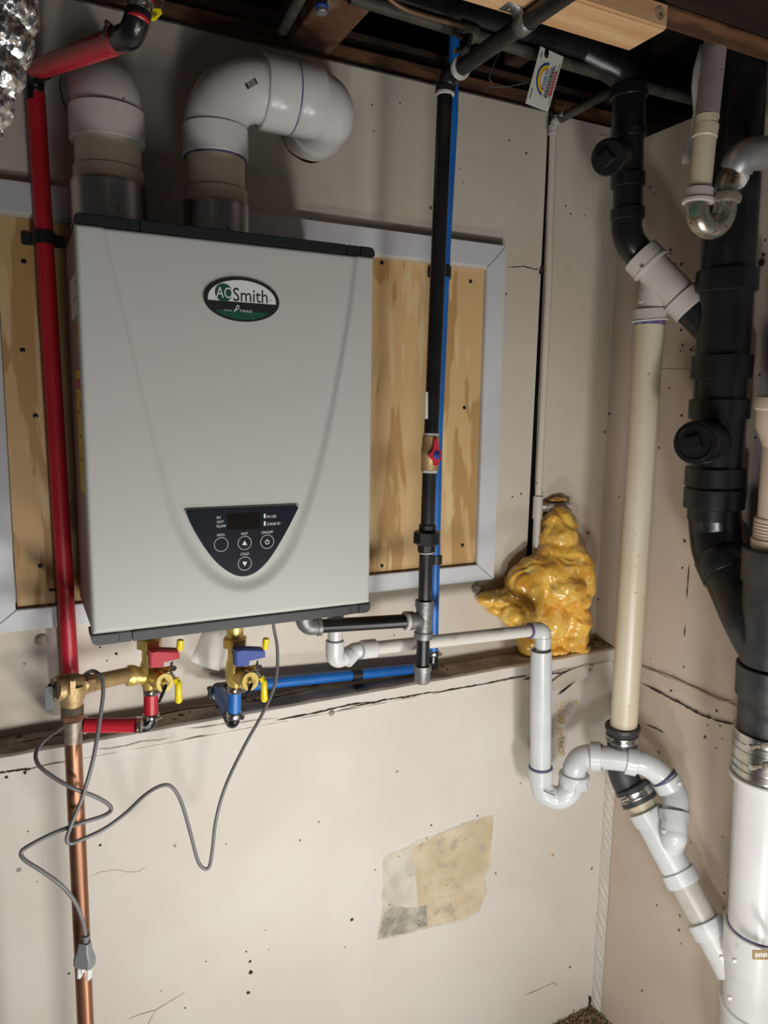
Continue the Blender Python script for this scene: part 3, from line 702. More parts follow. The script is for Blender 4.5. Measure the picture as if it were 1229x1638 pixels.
ringv('primer_ring', x, pz(345, 306), pz(345, 304), 95, PURPLE, ev)
ringv('socket', x, pz(345, 254), pz(345, 206), 104, PVC, ev)
ringv('primer_ring', x, pz(345, 256.5), pz(345, 254), 97, PURPLE, ev)
zR = P(440, 151, YV).z; rE = rad(P(400, 150, YV), 97)
xm = P(466, 155, YV).x
tube('elbow', [(x, YV, pz(345, 214)), (x, YV, zR), (xm, YV, zR - .001)], rE, PVC, ev, 44, .078, 16)
def ringx(name, x0, x1, r, m): lathe(name, (x0, YV, zR), (x1, YV, zR), [(0, r * .93), (0, r - .002), (.06, r), (.95, r), (1, r - .001), (1, r * .9)], m, ev, 44)
rH = rad(P(440, 150, YV), 113)
ringx('socket', P(417, 150, YV).x, P(464.5, 150, YV).x, rH, PVC)
ringx('primer_ring', P(464, 150, YV).x, P(467.5, 150, YV).x, rH * .965, PURPLE)
ringx('socket', P(467, 155, YV).x, P(506, 158, YV).x, rH, PVC)
xe = P(541, 160, YV).x; xw = vents[1][0]
tube('elbow', [(P(480, 155, YV).x, YV, zR), (xe, YV, zR), (xw, YB - .02, vents[1][2])], rH * .91, PVC, ev, 44, .058, 14)
lathe('socket', (xw + .003, YB - .04, vents[1][2] + .001), (xw, YB - .012, vents[1][2]), [(0, rH * .9), (0, rH * .99), (.9, rH * .99), (1, rH * .96), (1, rH * .8)], PVC, ev, 44)
tube('pipe', [(xw, YB - .03, vents[1][2]), (xw, YB + .08, vents[1][2])], .0505, CPIPE, ev, 32)
# moulding nub and printed barcode on the elbow
nb = P(379, 151, YV - rE * .98)
lathe('moulding_nub', nb + Vector((0, .006, 0)), nb, [(0, .0048), (.8, .0048), (1, .004)], PVC, ev, 16)
u = (P(412, 130, YV) - P(392, 142, YV)).normalized(); v = Vector((0, -1, 0)).cross(u) * -1
bc0 = P(402, 134, YV - rE * .99 - .001)
if v.z < 0: v = -v
for k in range(14):
    wd = random.choice((.0004, .0007, .0012)); c = bc0 + u * (-.0105 + k * .0016)
    prism('barcode', [c - u * wd / 2 - v * .0045, c + u * wd / 2 - v * .0045, c + u * wd / 2 + v * .0045, c - u * wd / 2 + v * .0045], (0, -1, 0), .0006, INKK, ev)

# ------------------------------------------------------------------ red hot water line
RY = 1.383
hp = thing('hot_water_pipe', 'long red plastic water pipe running down beside the heater', 'pipe', P(118, 1150, RY))
rr = .0142
rv = [P(57, 150, RY), P(117, 1150, RY)]
tube('pipe', rv, rr, RED, hp)
tube('elbow', [P(56, 162, RY), P(55, 120, RY), P(70, 112, RY - .05)], rr * .98, ELB, hp, 24, .02)
hub('crimp_ring', (56.5, 158, RY), (56.3, 145, RY), 28, CHROME, hp)
tube('pipe', [P(58, 112, RY - .02), P(196, 62, .95)], rr, RED, hp)
clamp(hp, (188.5, 65.5, .967), (194, 63, .955), 38)
tube('elbow', [P(193, 63, .955), P(216, 54, .90), P(222, 18, .90)], rr * .98, ELB, hp, 24, .022)
hub('pipe_end', (219, 36, .90), (221.5, 22, .90), 39, RED, hp)
clamp(hp, (221.5, 20, .9), (225, 0, .9), 40)
tube('riser', [P(222, 20, .9), P(232, -40, .9)], rr * .93, RED, hp)
tube('elbow', [P(116, 1138, RY), P(118, 1160, RY), P(134, 1160, 1.25)], rr * .95, ELB, hp, 24, .02)
hb = [P(132, 1160, 1.235), P(220, 1160, 1.2)]
tube('pipe', [P(137, 1160, 1.23), P(217, 1160, 1.2)], rad(P(200, 1160, 1.2), 23.5), RED, hp)
clamp(hp, (130, 1160, 1.235), (138, 1160, 1.23), 26, screw=(0, -1, -.2)); clamp(hp, (216, 1160, 1.2), (227, 1160, 1.2), 26, screw=(0, -1, .3))
tube('elbow', [P(224, 1160, 1.2), P(241, 1160, 1.2), P(241.5, 1143, 1.2)], rad(P(240, 1160, 1.2), 23), ELB, hp, 24, .011)
tube('pipe', [P(241.5, 1143, 1.2), P(241.5, 1103, 1.2)], rad(P(241, 1120, 1.2), 22.5), RED, hp)
clamp(hp, (242, 1150, 1.2), (242, 1141, 1.2), 24.5, screw=(.6, -1, 0)); clamp(hp, (241.5, 1110, 1.2), (241.5, 1101, 1.2), 23.5, screw=(.6, -1, 0))
def bracket(label, x, y, wpx, hpx, Yp, mnt, r, grp):
    t = thing('pipe_clip', label, 'pipe clip', P(x, y, mnt), grp)
    c = P(x, y, Yp); hh = rad(c, hpx); ww = rad(c, wpx)
    lathe('saddle', c - Vector((0, 0, hh)), c + Vector((0, 0, hh)), [(0, r), (0, r + .0032), (1, r + .0032), (1, r)], DTRIM, t, 28)
    for s in (-1, 1):
        box('ear', *sorted((c.x + s * (r + .001), c.x + s * ww)), mnt - .008, mnt - .0004, c.z - hh * .95, c.z + hh * .95, DTRIM, t, .0015)
    box('foot', c.x - r - .002, c.x + r + .002, c.y + r * .6, mnt - .0004, c.z - hh * .9, c.z + hh * .9, DTRIM, t)
bracket('black clip holding the red pipe on the plywood', 70, 381, 64, 19, RY, 1.409, .0142, None)

# ------------------------------------------------------------------ blue cold water line
BY = 1.385
cw = thing('cold_water_pipe', 'blue plastic water pipe running down behind the black gas pipe', 'pipe', P(690, 1060, BY))
br = .0112
tube('pipe', [P(727, 60, BY), P(724, 190, BY), P(712.5, 400, BY), P(700, 700, BY), P(693, 1045, BY)], br, BLUE, cw)
tube('elbow', [P(693.5, 1040, BY), P(692, 1064, BY), P(675, 1068, BY)], br * 1.02, ELB, cw, 24, .010)
clamp(cw, (693.5, 1041, BY), (693.3, 1048, BY), 20, screw=(.4, -1, 0))
tube('pipe', [P(680, 1068, BY), P(450, 1091, BY), P(362, 1100, BY - .01)], br, BLUE, cw)
tube('elbow', [P(372, 1099, BY - .01), P(347, 1101, BY - .02), P(350, 1112, BY - .06)], br, ELB, cw, 24, .01)
clamp(cw, (348, 1103, BY - .04), (351, 1109, BY - .055), 22, m=RUBBER, screw=(-1, -.2, 0))
tube('pipe', [P(349, 1106, BY - .05), P(370, 1150, 1.215)], rad(P(360, 1130, 1.3), 20), BLUE, cw)
tube('elbow', [P(366, 1143, 1.23), P(373, 1160, 1.20), P(374.5, 1145, 1.2)], rad(P(372, 1150, 1.2), 21), ELB, cw, 24, .010)
tube('pipe', [P(374.5, 1148, 1.2), P(375.5, 1100, 1.2)], rad(P(375, 1120, 1.2), 21), BLUE, cw)
clamp(cw, (374.5, 1149, 1.2), (374.8, 1139, 1.2), 23.5, screw=(1, -.6, 0)); clamp(cw, (375.2, 1107, 1.2), (375.5, 1098, 1.2), 22.5, screw=(.6, -1, 0))
bracket('black clip on the blue pipe near the top of the plywood', 711, 435, 42, 17, BY, 1.409, br, None)
bracket('black clip on the blue pipe just below the plywood screw', 697, 895, 30, 14, BY, 1.409, br, None)
t = thing('pipe_clip', 'dark strap clip tying the level blue pipe to the ledge', 'pipe clip', P(570, 1088, BY))
lathe('saddle', P(562, 1080, BY), P(577, 1078.5, BY), [(0, br), (0, br + .002), (1, br + .002), (1, br)], DTRIM, t, 24)
box('ear', P(562, 1080, BY).x, P(580, 1080, BY).x, BY - .034, BY - .006, ZL + .0006, ZL + .004, DTRIM, t, .001)

# ------------------------------------------------------------------ isolation valves
def valve(name, label, ox, oy, hmat, left_hub):
    def V(dx, dy, dY=0): return P(ox + dx, oy + dy, 1.2 + dY)
    t = thing(name, label, 'valve', V(0, 26))
    top = V(0, -40)
    lathe('union_nut', V(0, -38), V(0, -54), [(0, .9 * rad(top, 38)), (.08, rad(top, 40)), (.92, rad(top, 40)), (1, .9 * rad(top, 38))], BRASS, t, 6, .4)
    pipe('inlet', [V(0, -90), V(0, -50)], 27, BRASS, t)
    lathe('body', V(0, -40), V(0, 28), [(0, rad(top, 23)), (.3, rad(top, 23)), (.38, rad(top, 27)), (.5, rad(top, 30)), (.75, rad(top, 30)), (.85, rad(top, 27)), (.93, rad(top, 21)), (1, rad(top, 20))], BRASS, t)
    # purge port, forward and to the right
    a = V(6, 10, -.01); b = V(25, 17, -.055); r = rad(b, 31)
    pc_ = lathe('purge_cap', a, b, [(0, r * .8), (.5, r * .8), (.52, r), (.58, r * .98), (.62, r * .98), (.64, r), (.95, r), (1, r * .92), (1, r * .55), (.96, r * .5)], BRASS, t, 36)
    n = (b - a).normalized()
    lathe('cap_stud', b, b + n * .006, [(0, .004), (.8, .004), (1, .002)], BRASS, pc_, 16)
    tube('cap_strap', [b + n * .004, b + n * .008 + Vector((-.003, 0, -.006)), V(20, 37, -.05), V(16, 47, -.045), V(18, 42, -.04), V(14, 50, -.04)], [.0022, .0028, .003, .0022, .0018, .0012], ELB, pc_, 8)
    # main lever handle (short, coloured)
    h0 = V(5, -20, -.03)
    hd = prism('handle', [V(1, -32, -.05), V(12, -34.5, -.05), V(47, -33, -.055), V(49, -29, -.055), V(49, -21, -.055), V(24, -15, -.05), V(23, -7, -.05), V(2, -6, -.05)], NF, .02, hmat, t, .002)
    tube('stem', [V(12, -15, -.03), V(12, -12, -.005)], .006, BRASS, t, 16)
    # purge lever: bracket plate and two yellow grips
    bar('lever_plate', V(36, -16, -.045), V(35, 2, -.045), .0075, .0018, CHROME, t, up=(1, -.6, 0))
    bar('lever_plate', V(35, 2, -.045), V(43, 13, -.05), .0075, .0018, CHROME, t, up=(1, -.6, 0))
    lathe('lever_nut', V(40, -6, -.06), V(36, -6, -.035), [(0, .004), (.3, .005), (1, .005)], CHROME, t, 6)
    tube('lever_pivot', [V(36, -6, -.045), V(16, -2, -.01)], .005, BRASS, t, 12)
    def grip(p0, p1, yy):
        a, b = V(*p0, yy), V(*p1, yy)
        lathe('grip', a, b, [(0, .002), (.03, .004), (.1, .0052), (.9, .0058), (.97, .004), (1, .002)], YEL, t, 12)
    grip((46, 14), (47, 50), -.052); grip((48, -34), (50, -53), -.02)
    bar('grip_root', V(42, 10, -.05), V(47, 20, -.052), .009, .006, YEL, t, up=(1, -.6, 0))
    if left_hub:
        a = V(0, 5, 0); b = V(-36, 6, 0.0)
        r = rad(b, 34); lathe('side_port', a, b, [(0, r * .9), (.45, r * .8), (.6, r * .92), (.72, r), (.93, r), (1, r * .95), (1, r * .7)], BRASS, t)
    return t
valve('hot_valve', 'brass valve with a red handle under the left side of the heater', 239, 1075, HRED, True)
valve('cold_valve', 'brass valve with a blue handle under the middle of the heater', 376, 1073, HBLUE, False)

# ------------------------------------------------------------------ relief valve and discharge pipe
YR = 1.125
rvv = thing('relief_valve', 'bronze pressure relief valve with a flat metal lever above the copper pipe', 'valve', P(115, 1142, YR))
a, b = P(203, 1080, 1.195), P(140, 1094, 1.15)
lathe('inlet_nipple', a, b, [(0, rad(a, 25)), (.6, rad(a, 25)), (.8, rad(a, 26)), (1, rad(a, 27))], BRONZE, rvv)
tube('inlet_nipple', [P(215, 1078, 1.2), P(200, 1080.5, 1.19)], rad(a, 22), BRONZE, rvv)
lathe('hex_neck', P(147, 1093, 1.155), P(127, 1096, 1.14), [(0, rad(b, 22)), (.2, rad(b, 33)), (.85, rad(b, 34)), (1, rad(b, 25))], BRONZE, rvv, 6, .3)
lathe('body', P(136, 1096, 1.145), P(88, 1102, YR), [(0, .010), (.2, rad(b, 38)), (.3, rad(b, 42)), (.85, rad(b, 42)), (.93, rad(b, 38)), (1, rad(b, 36)), (1, rad(b, 26))], BRONZE, rvv)
lathe('cap_plate', P(90, 1102, YR), P(86, 1102.5, YR), [(0, rad(b, 35)), (1, rad(b, 32))], STEEL, rvv)
lathe('outlet', P(114, 1098, YR + .003), P(115.5, 1130, YR), [(0, rad(b, 38)), (.6, rad(b, 38)), (.72, rad(b, 34)), (1, rad(b, 30))], BRONZE, rvv)
c = P(117, 1101, YR - .0205)
prism('rating_plate', [P(112, 1090, c.y), P(121, 1089, c.y), P(121, 1113, c.y), P(112.5, 1115, c.y)], NF, .004, BRONZE, rvv, .0006)
c = P(136, 1097, 1.145 - .018); lathe('date_disc', c + Vector((0, .004, 0)), c, [(0, .007), (.8, .007), (1, .006)], BRONZE, rvv, 20)
tube('lever_pin', [P(88, 1101, YR), P(76, 1097, YR)], .0035, ELB, rvv, 12)
bar('lever', P(77.5, 1098, YR - .002), P(78.5, 1135, YR - .012), .0105, .0018, mat('pale_zinc', (.6, .63, .66), rough=.35, metal=.6), rvv, up=(-.3, -1, 0), bev=.0006)
cd = thing('discharge_pipe', 'bare copper pipe dropping from the relief valve to the floor', 'pipe', (P(135, 1638, YR).x, YR, 0))
hub('threaded_adapter', (115.5, 1127, YR), (116, 1141, YR), 27, SOLDER, cd)
for k in range(4): lathe('thread', P(115.6, 1129 + 3 * k, YR), P(115.7, 1131 + 3 * k, YR), [(0, rad(a, 30)), (.5, rad(a, 32)), (1, rad(a, 30))], SOLDER, cd)
lathe('hex_collar', P(115.8, 1140, YR), P(116, 1151, YR), [(0, rad(a, 28)), (.15, rad(a, 33)), (.85, rad(a, 33)), (1, rad(a, 28))], COPPER, cd, 6)
hub('solder_sleeve', (116, 1151, YR), (117.5, 1188, YR), 28, SOLDER, cd, w2=27)
bt = P(137, 1638, YR); tp = P(117, 1186, YR)
bt2 = tp + (bt - tp) * ((tp.z - .0) / (tp.z - bt.z))
tube('pipe', [tp, bt2], rad(tp, 26.5), COPPER, cd)

# ------------------------------------------------------------------ gas line
GY = 1.19
gp = thing('gas_pipe', 'black iron gas pipe with tee, union and drip leg beside the heater', 'gas pipe', P(676, 1090, GY))
gr = rad(P(690, 660, GY), 23.5)
ez = EZ + .565
etop = P(718, 125, GY)
tube('pipe', [P(712, 148, GY), P(690, 694, GY)], gr, IRONT, gp)
tube('elbow', [P(712, 150, GY), Vector((.71, GY, ez)), Vector((.711, GY - .04, ez))], gr * 1.18, IRON, gp, 28, .022)
hub('sealant_bead', (712, 154, GY), (712.2, 146, GY), 30, DOPE, gp)
lathe('elbow_band', P(712.2, 150, GY), P(713, 140, GY), [(0, gr), (.1, gr * 1.3), (.9, gr * 1.3), (1, gr)], IRON, gp)
lathe('sealant_bead', Vector((.711, GY - .034, ez)), Vector((.711, GY - .043, ez)), [(0, gr * 1.1), (.2, gr * 1.36), (.8, gr * 1.32), (1, gr)], DOPE, gp)
tube('pipe', [Vector((.711, GY - .03, ez)), Vector((.722, .62, ez))], gr, IRON, gp)
lathe('coupling', Vector((.7205, .74, ez)), Vector((.7215, .69, ez)), [(0, gr), (0, gr * 1.25), (.1, gr * 1.3), (.9, gr * 1.3), (1, gr)], IRON, gp)
hub('sealant_bead', (690.2, 692, GY), (690, 698, GY), 25.5, DOPE, gp)
gv = lathe('gas_valve', P(689.5, 697, GY), P(687.5, 752, GY), [(0, gr), (.01, gr * 1.18), (.3, gr * 1.18), (.33, gr * 1.25), (.62, gr * 1.28), (.66, gr * 1.18), (.99, gr * 1.2), (1, gr)], BRONZE, gp)
vc = P(699, 728, GY - .022)
tube('valve_stem', [P(690, 726, GY), vc], .006, BRONZE, gv, 16)
prism('handle', [P(695.5, 701, vc.y), P(701, 702, vc.y), P(702.5, 716, vc.y), P(708, 724, vc.y), P(708, 732, vc.y), P(703, 740, vc.y), P(702, 745, vc.y), P(695.5, 745, vc.y), P(694.5, 738, vc.y), P(686, 729, vc.y), P(694, 717, vc.y)], NF, .004, HRED, gv, .0012)
lathe('handle_disc', vc + Vector((0, -.0003, 0)), vc + Vector((0, -.0025, 0)), [(0, .0075), (.8, .0075), (1, .0068)], HBLUE, gv, 24)
lathe('handle_nut', vc + Vector((0, -.002, 0)), vc + Vector((0, -.006, 0)), [(0, .003), (1, .0025)], STEEL, gv, 6)
hub('sealant_bead', (687.5, 751, GY), (687.3, 756, GY), 26, DOPE, gp)
tube('pipe', [P(687, 754, GY), P(684, 842, GY)], gr * .96, IRON, gp)
lathe('union_end', P(684, 838, GY), P(683.5, 852, GY), [(0, gr * 1.0), (.1, gr * 1.22), (.9, gr * 1.24), (1, gr)], IRON, gp, 8)
lathe('union_nut', P(683.3, 849, GY), P(682.5, 871, GY), [(0, gr * 1.5), (.08, gr * 1.92), (.85, gr * 1.92), (1, gr * 1.6)], IRON, gp, 8, .2)
lathe('union_end', P(682.5, 868, GY), P(682, 884, GY), [(0, gr), (.05, gr * 1.28), (.85, gr * 1.28), (1, gr * .9)], IRON, gp, 8)
hub('sealant_bead', (682, 882, GY), (682, 885, GY), 25.5, DOPE, gp)
tube('pipe', [P(682, 882, GY), P(679.5, 965, GY)], gr * .95, IRON, gp)
te = lathe('tee', P(679.5, 960, GY), P(677.2, 1022, GY), [(0, gr), (0, gr * 1.32), (.16, gr * 1.34), (.18, gr * 1.18), (.8, gr * 1.18), (.82, gr * 1.34), (.98, gr * 1.34), (1, gr)], GALV, gp)
ty = P(678.5, 991, GY)
tb = P(650, 993, GY)
lathe('tee_branch', ty, P(649, 993.5, GY), [(0, gr), (0.2, gr * 1.1), (.6, gr * 1.12), (.62, gr * 1.32), (.98, gr * 1.34), (1, gr)], GALV, gp)
hub('sealant_bead', (653, 993, GY), (647, 993.5, GY), 31, DOPE, gp)
tube('pipe', [P(653, 993, GY), P(505, 1002, 1.24)], gr * .97, IRONT, gp)
tube('elbow', [P(512, 1001.5, 1.24), P(487, 1003, 1.24), P(486, 978, 1.24)], gr * 1.18, GALV, gp, 28, .018)
lathe('elbow_band', P(514, 1001.3, 1.239), P(506, 1002, 1.24), [(0, gr), (.1, gr * 1.33), (.9, gr * 1.33), (1, gr)], GALV, gp)
tube('pipe', [P(486, 990, 1.24), P(485, 940, 1.24)], gr * .95, IRON, gp)
tube('pipe', [P(677.3, 1020, GY), P(675.8, 1070, GY)], gr * .93, IRON, gp)
lathe('cap', P(676, 1064, GY), P(675.5, 1092, GY), [(0, gr), (0, gr * 1.3), (.3, gr * 1.32), (.34, gr * 1.16), (.9, gr * 1.14), (1, gr * .95)], GALV, gp)
c = P(686, 650, GY - gr * .95)
prism('sticker', [P(681, 627, c.y + .004), P(685, 627, c.y), P(685, 670, c.y), P(680, 670, c.y + .004)], NF, .001, PAPER, gp)
# strap
st = thing('pipe_strap', 'galvanised one hole strap fixing the gas pipe under the pale board', 'strap', Vector((.70, .985, EZ + .58)))
sx = .7155; sy0, sy1 = .968, .992; V = []; Fc = []
pr = [(sx - .040, ez + .0145), (sx - .018, ez + .0145)] + [(sx + (gr + .0016) * math.cos(math.radians(t)), ez + (gr + .0016) * math.sin(math.radians(t))) for t in range(150, 391, 15)] + [(sx + .0155, ez + .0145)]
for x, z in pr: V += [(x, sy0, z), (x, sy1, z)]
for k in range(len(pr) - 1): Fc.append((2 * k, 2 * k + 1, 2 * k + 3, 2 * k + 2))
o = link('band', V, Fc, GALV, st, 60); md = o.modifiers.new('s', 'SOLIDIFY'); md.thickness = .0014
lathe('screw', Vector((sx - .030, .98, ez + .0145)), Vector((sx - .030, .98, ez + .010)), [(0, .005), (.4, .005), (1, .003)], STEEL, st, 12)

# ------------------------------------------------------------------ condensate line and trap
C0, C1 = 1.26, 1.235
cn = thing('condensate_pipe', 'thin grimy white pipe running from under the heater to the open standpipe', 'pipe', P(700, 1026, 1.25))
lathe('adapter', P(537, 975, C0), P(537, 1000, C0), [(0, .013), (0, rad(P(537, 990, C0), 28)), (.95, rad(P(537, 990, C0), 27)), (1, .012)], PVC, cn)
pipe('pipe', [(537, 960, C0), (536, 1030, C0)], 24, PVC, cn)
hub('socket', (536, 1024, C0), (535.5, 1042, C0), 30, PVC, cn)
pipe('elbow', [(535.5, 1038, C0), (535, 1058, C0), (566, 1043, C0 + .01)], 28, PVC, cn, .012)
hub('primer_ring', (536, 1022.5, C0), (536, 1024.5, C0), 26, PURPLE, cn)
pipe('elbow', [(553, 1055, C0), (566, 1040, C0 + .01), (596, 1036.5, C0)], 25, PVC, cn, .012)
hub('socket', (578, 1039, C0), (601, 1036.5, C0), 30, PVC, cn)
hub('socket', (551, 1056, C0), (560, 1047, C0 + .006), 30, PVC, cn)
pipe('pipe', [(596, 1037, C0), (852, 1008.5, C1)], 21.5, PVCD, cn)
hub('primer_ring', (846, 1009, C1), (849.5, 1008.7, C1), 25.5, PURPLE, cn)
hub('socket', (849, 1008.7, C1), (864, 1007.5, C1), 26.5, PVCG, cn)
pipe('elbow', [(853, 1008.5, C1), (869.5, 1007.5, C1), (868, 1030, C1)], 25, PVCG, cn, .012)
hub('socket', (869, 1018, C1), (868, 1036, C1), 26.5, PVCG, cn)
pipe('pipe', [(868, 1030, C1), (867, 1060, C1)], 20, PVCD, cn)
sp = thing('standpipe', 'open topped white standpipe receiving the condensate pipe', 'pipe', P(866, 1230, C1))
a, b = P(866, 1040, C1), P(865, 1236, C1); r = rad(a, 34)
lathe('pipe', b, a, [(0, r), (1, r), (1, r * .86), (.6, r * .86), (.6, .0001)], PVCG, sp, 40)
tr = thing('drain_trap', 'white curved drain trap at the foot of the standpipe', 'trap', P(890, 1285, 1.2))
hub('primer_ring', (865, 1224.5, C1), (865, 1227.5, C1), 37, PURPLE, tr)
hub('socket', (865, 1227, C1), (865, 1246, C1), 40, PVCG, tr)
Y2 = 1.20
pipe('u_bend', [(865, 1240, C1), (866, 1270, C1), (878, 1278, C1 - .01), (912, 1272, Y2), (919, 1248, Y2)], 34, PVCG, tr, .0)
bpy.data.objects.remove([o for o in tr.children if o.name.startswith('u_bend')][0])
ub = [P(865, 1240, C1), P(866, 1253, C1), P(872, 1268, C1 - .006), (P(892, 1276, C1 - .02)), P(909, 1268, Y2), P(917, 1254, Y2), P(919, 1244, Y2)]
tube('u_bend', smoothpath(ub, 5), rad(P(866, 1240, C1), 36), PVCG, tr, 32)
rn = rad(P(918, 1245, Y2), 50)
lathe('slip_nut', P(919.5, 1236, Y2), P(917.5, 1258, Y2), [(0, rn * .8), (.06, rn * .94), (.3, rn), (.36, rn * .93), (.85, rn * .93), (1, rn * .82)], PVCG, tr, 24)
for k in range(8):
    g = k * math.pi / 4 + .2; c = P(918.5, 1250, Y2) + Vector((math.cos(g) * rn * .94, math.sin(g) * rn * .94, 0))
    box('nut_rib', c.x - .0012, c.x + .0012, c.y - .0012, c.y + .0012, c.z - .010, c.z + .006, PVCG, tr)
e1 = [P(919, 1242, Y2), P(920, 1228, Y2), P(930, 1213, Y2), P(950, 1208.5, Y2 - .01), P(965, 1208, Y2 - .02)]
rr2 = rad(P(919, 1242, Y2), 37)
tube('trap_elbow', smoothpath(e1, 6), rr2, PVCG, tr, 32)
hub('slip_nut', (944, 1209, 1.19), (961, 1210, 1.175), 46, PVCG, tr, 32)
pipe('pipe', [(955, 1210, 1.18), (1012, 1216, 1.125)], 37, PVCG, tr)
hub('primer_ring', (961, 1210.5, 1.175), (963.5, 1210.7, 1.173), 39, PURPLE, tr)
hub('socket', (1001, 1215, 1.135), (1019, 1219, 1.12), 45, PVCG, tr)
el = [P(1012, 1217, 1.125), P(1030, 1221, 1.11), P(1050, 1233, 1.095), P(1066, 1248, 1.08)]
tube('elbow', smoothpath(el, 5), rad(el[0], 38), PVCG, tr, 32)
hub('primer_ring', (1062, 1243, 1.084), (1064.5, 1246, 1.081), 43.5, PURPLE, tr)
hub('socket', (1064, 1246, 1.082), (1074, 1262, 1.07), 45, PVCG, tr)
el = [P(1070, 1256, 1.075), P(1080, 1270, 1.06), P(1081, 1285, 1.05), P(1079, 1300, 1.045)]
tube('elbow', smoothpath(el, 5), rad(el[0], 39), PVCG, tr, 32)
lathe('wing_tab', P(1085, 1256, 1.03), P(1089, 1250, 1.03), [(0, .003), (.6, .005), (1, .002)], PVCG, tr, 12)
hub('primer_ring', (1079, 1293, 1.05), (1079, 1296, 1.05), 43, PURPLE, tr)
lbl = [P(872, 1266, C1 - .035), P(887, 1273, C1 - .045)]
bar('stamp', P(870, 1265, C1 - .03), P(888, 1272, C1 - .04), .002, .001, INKK, tr, up=(0, -1, 0))

# ------------------------------------------------------------------ cream drain pipe + diagonal drain
DY = 1.157
dp = thing('drain_pipe', 'tall cream coloured drain pipe standing in the corner', 'pipe', P(997, 1165, DY))
tube('pipe', [P(1040, 505, DY), P(998, 1160, DY), P(997, 1176, DY)], rad(P(1040, 520, DY), 45.5), CREAM, dp, 36)
hub('primer_band', (1040, 512, DY), (1039.5, 521, DY), 47, PURPLE, dp)
dd = thing('diagonal_drain', 'white grey drain line slanting down from the cream pipe to the floor stack', 'pipe', P(1150, 1550, .9))
rb_ = rad(P(997, 1175, DY), 50)
rc = lathe('rubber_coupling', P(996.5, 1160, DY), P(996, 1200, DY), [(0, rb_ * .9), (0, rb_ * 1.08), (.12, rb_ * 1.1), (.2, rb_ * .98), (.7, rb_ * .96), (.9, rb_ * .92), (1, rb_ * .9)], RUBBER, dd, 36)
clamp(dd, (996, 1173, DY), (996, 1183, DY), 52, screw=(-1, -.5, 0))
tube('rubber_bend', smoothpath([P(996, 1190, DY), P(994, 1215, DY), P(998, 1240, DY - .005), P(1008, 1262, DY - .02)], 6), rad(P(996, 1190, DY), 46), RUBBER, dd, 36)
D = lambda t: (1010 + (1166 - 1010) * t, 1256 + (1545 - 1256) * t, 1.135 + (.90 - 1.135) * t)
rub = lathe('rubber_coupling', P(*D(0)), P(*D(.09)), [(0, rb_ * .95), (.05, rb_ * 1.12), (.3, rb_ * 1.16), (1, rb_ * 1.16), (1, rb_ * .9)], RUBBER, dd, 36)
clamp(dd, D(.025), D(.065), 58, screw=(-1, -.4, -.1))
GR = rad(P(*D(.3)), 44)
tube('pipe', [P(*D(.05)), P(*D(.25))], GR * .97, CREAM, dd, 36)
def dhub(nm, t0, t1, k, m=PVCG): 
    a, b = P(*D(t0)), P(*D(t1)); c = min(.0015 / (b - a).length, .3)
    return lathe(nm, a, b, [(0, GR * .9), (0, GR * k - .0015), (c, GR * k), (1 - c, GR * k), (1, GR * k - .0015), (1, GR * .9)], m, dd, 36)
dhub('wye_socket', .135, .205, 1.22)
tube('wye_body', [P(*D(.19)), P(*D(.50))], GR * 1.08, PVCG, dd, 36)
tube('wye_branch', [P(1079, 1297, 1.04), P(1079, 1338, 1.02)], rad(P(1079, 1300, 1.045), 39), PVCG, dd, 36)
bv = P(1079, 1338, 1.02); br_ = rad(P(1079, 1300, 1.045), 39)
ball('wye_branch', bv, br_, PVCG, dd, (1, 1, 1.1), 0, 0, 4)
tube('wye_branch', [bv, P(1070, 1368, 1.075)], br_, PVCG, dd, 36)
hub('branch_socket', (1079, 1295, 1.046), (1078.5, 1312, 1.04), 46, PVCG, dd)
c = P(1064, 1331, 1.0); lathe('moulding_nub', c + Vector((0, .006, 0)), c, [(0, .0045), (.8, .0045), (1, .0038)], PVCG, dd, 16)
dhub('wye_socket', .47, .545, 1.24); dhub('primer_ring', .54, .55, 1.02, PURPLE)
tube('pipe', [P(*D(.52)), P(*D(.80))], GR, mat('greyed_pvc_pipe', (.55, .53, .49), (.48, .46, .41), 9, rough=.3), dd, 36)
dhub('wye_socket', .745, .83, 1.24)

# ------------------------------------------------------------------ black branch and white wye
UY = 1.18
ab = thing('black_branch_drain', 'black plastic drain with a cleanout descending from the joists in the corner', 'pipe', P(1005, 250, UY))
tube('pipe', [P(520, -45, UY + .04), P(930, 80, UY + .03), P(1006, 118, UY), P(1005, 200, UY)], rad(P(1005, 200, UY), 50), ABS, ab, 36, .05)
def uh(y0, y1, w, x0=None, m=ABS, nm='socket'):
    return hub(nm, (1007 - (y0 - 100) * .012, y0, UY), (1007 - (y1 - 100) * .012, y1, UY), w, m, ab, 36)
uh(138, 158, 60); uh(205, 222, 55); uh(140, 215, 52, nm='body')
uh(215, 283, 47, nm='tee_body'); uh(278, 300, 54); uh(298, 335, 46, nm='pipe'); uh(333, 352, 54)
cn_ = [P(1003, 248, UY), P(975, 252, UY - .055)]
co = lathe('cleanout', P(1003, 248, UY), P(972, 252, UY - .05), [(0, .02), (.45, .026), (.5, .030), (.82, .030), (.84, .033), (.97, .033), (1, .030), (1, .012)], ABS, ab, 36)
n = (P(972, 252, UY - .05) - P(1003, 248, UY)).normalized()
cc = P(972, 252, UY - .05)
lathe('plug', cc - n * .002, cc + n * .014, [(0, .019), (.1, .0175), (.9, .016), (1, .0145)], ABS, co, 4, .5)
tube('elbow', smoothpath([P(1003, 348, UY), P(1003, 368, UY), P(1009, 388, UY - .005), P(1024, 408, UY - .012)], 6), rad(P(1003, 350, UY), 48), ABS, ab, 36)
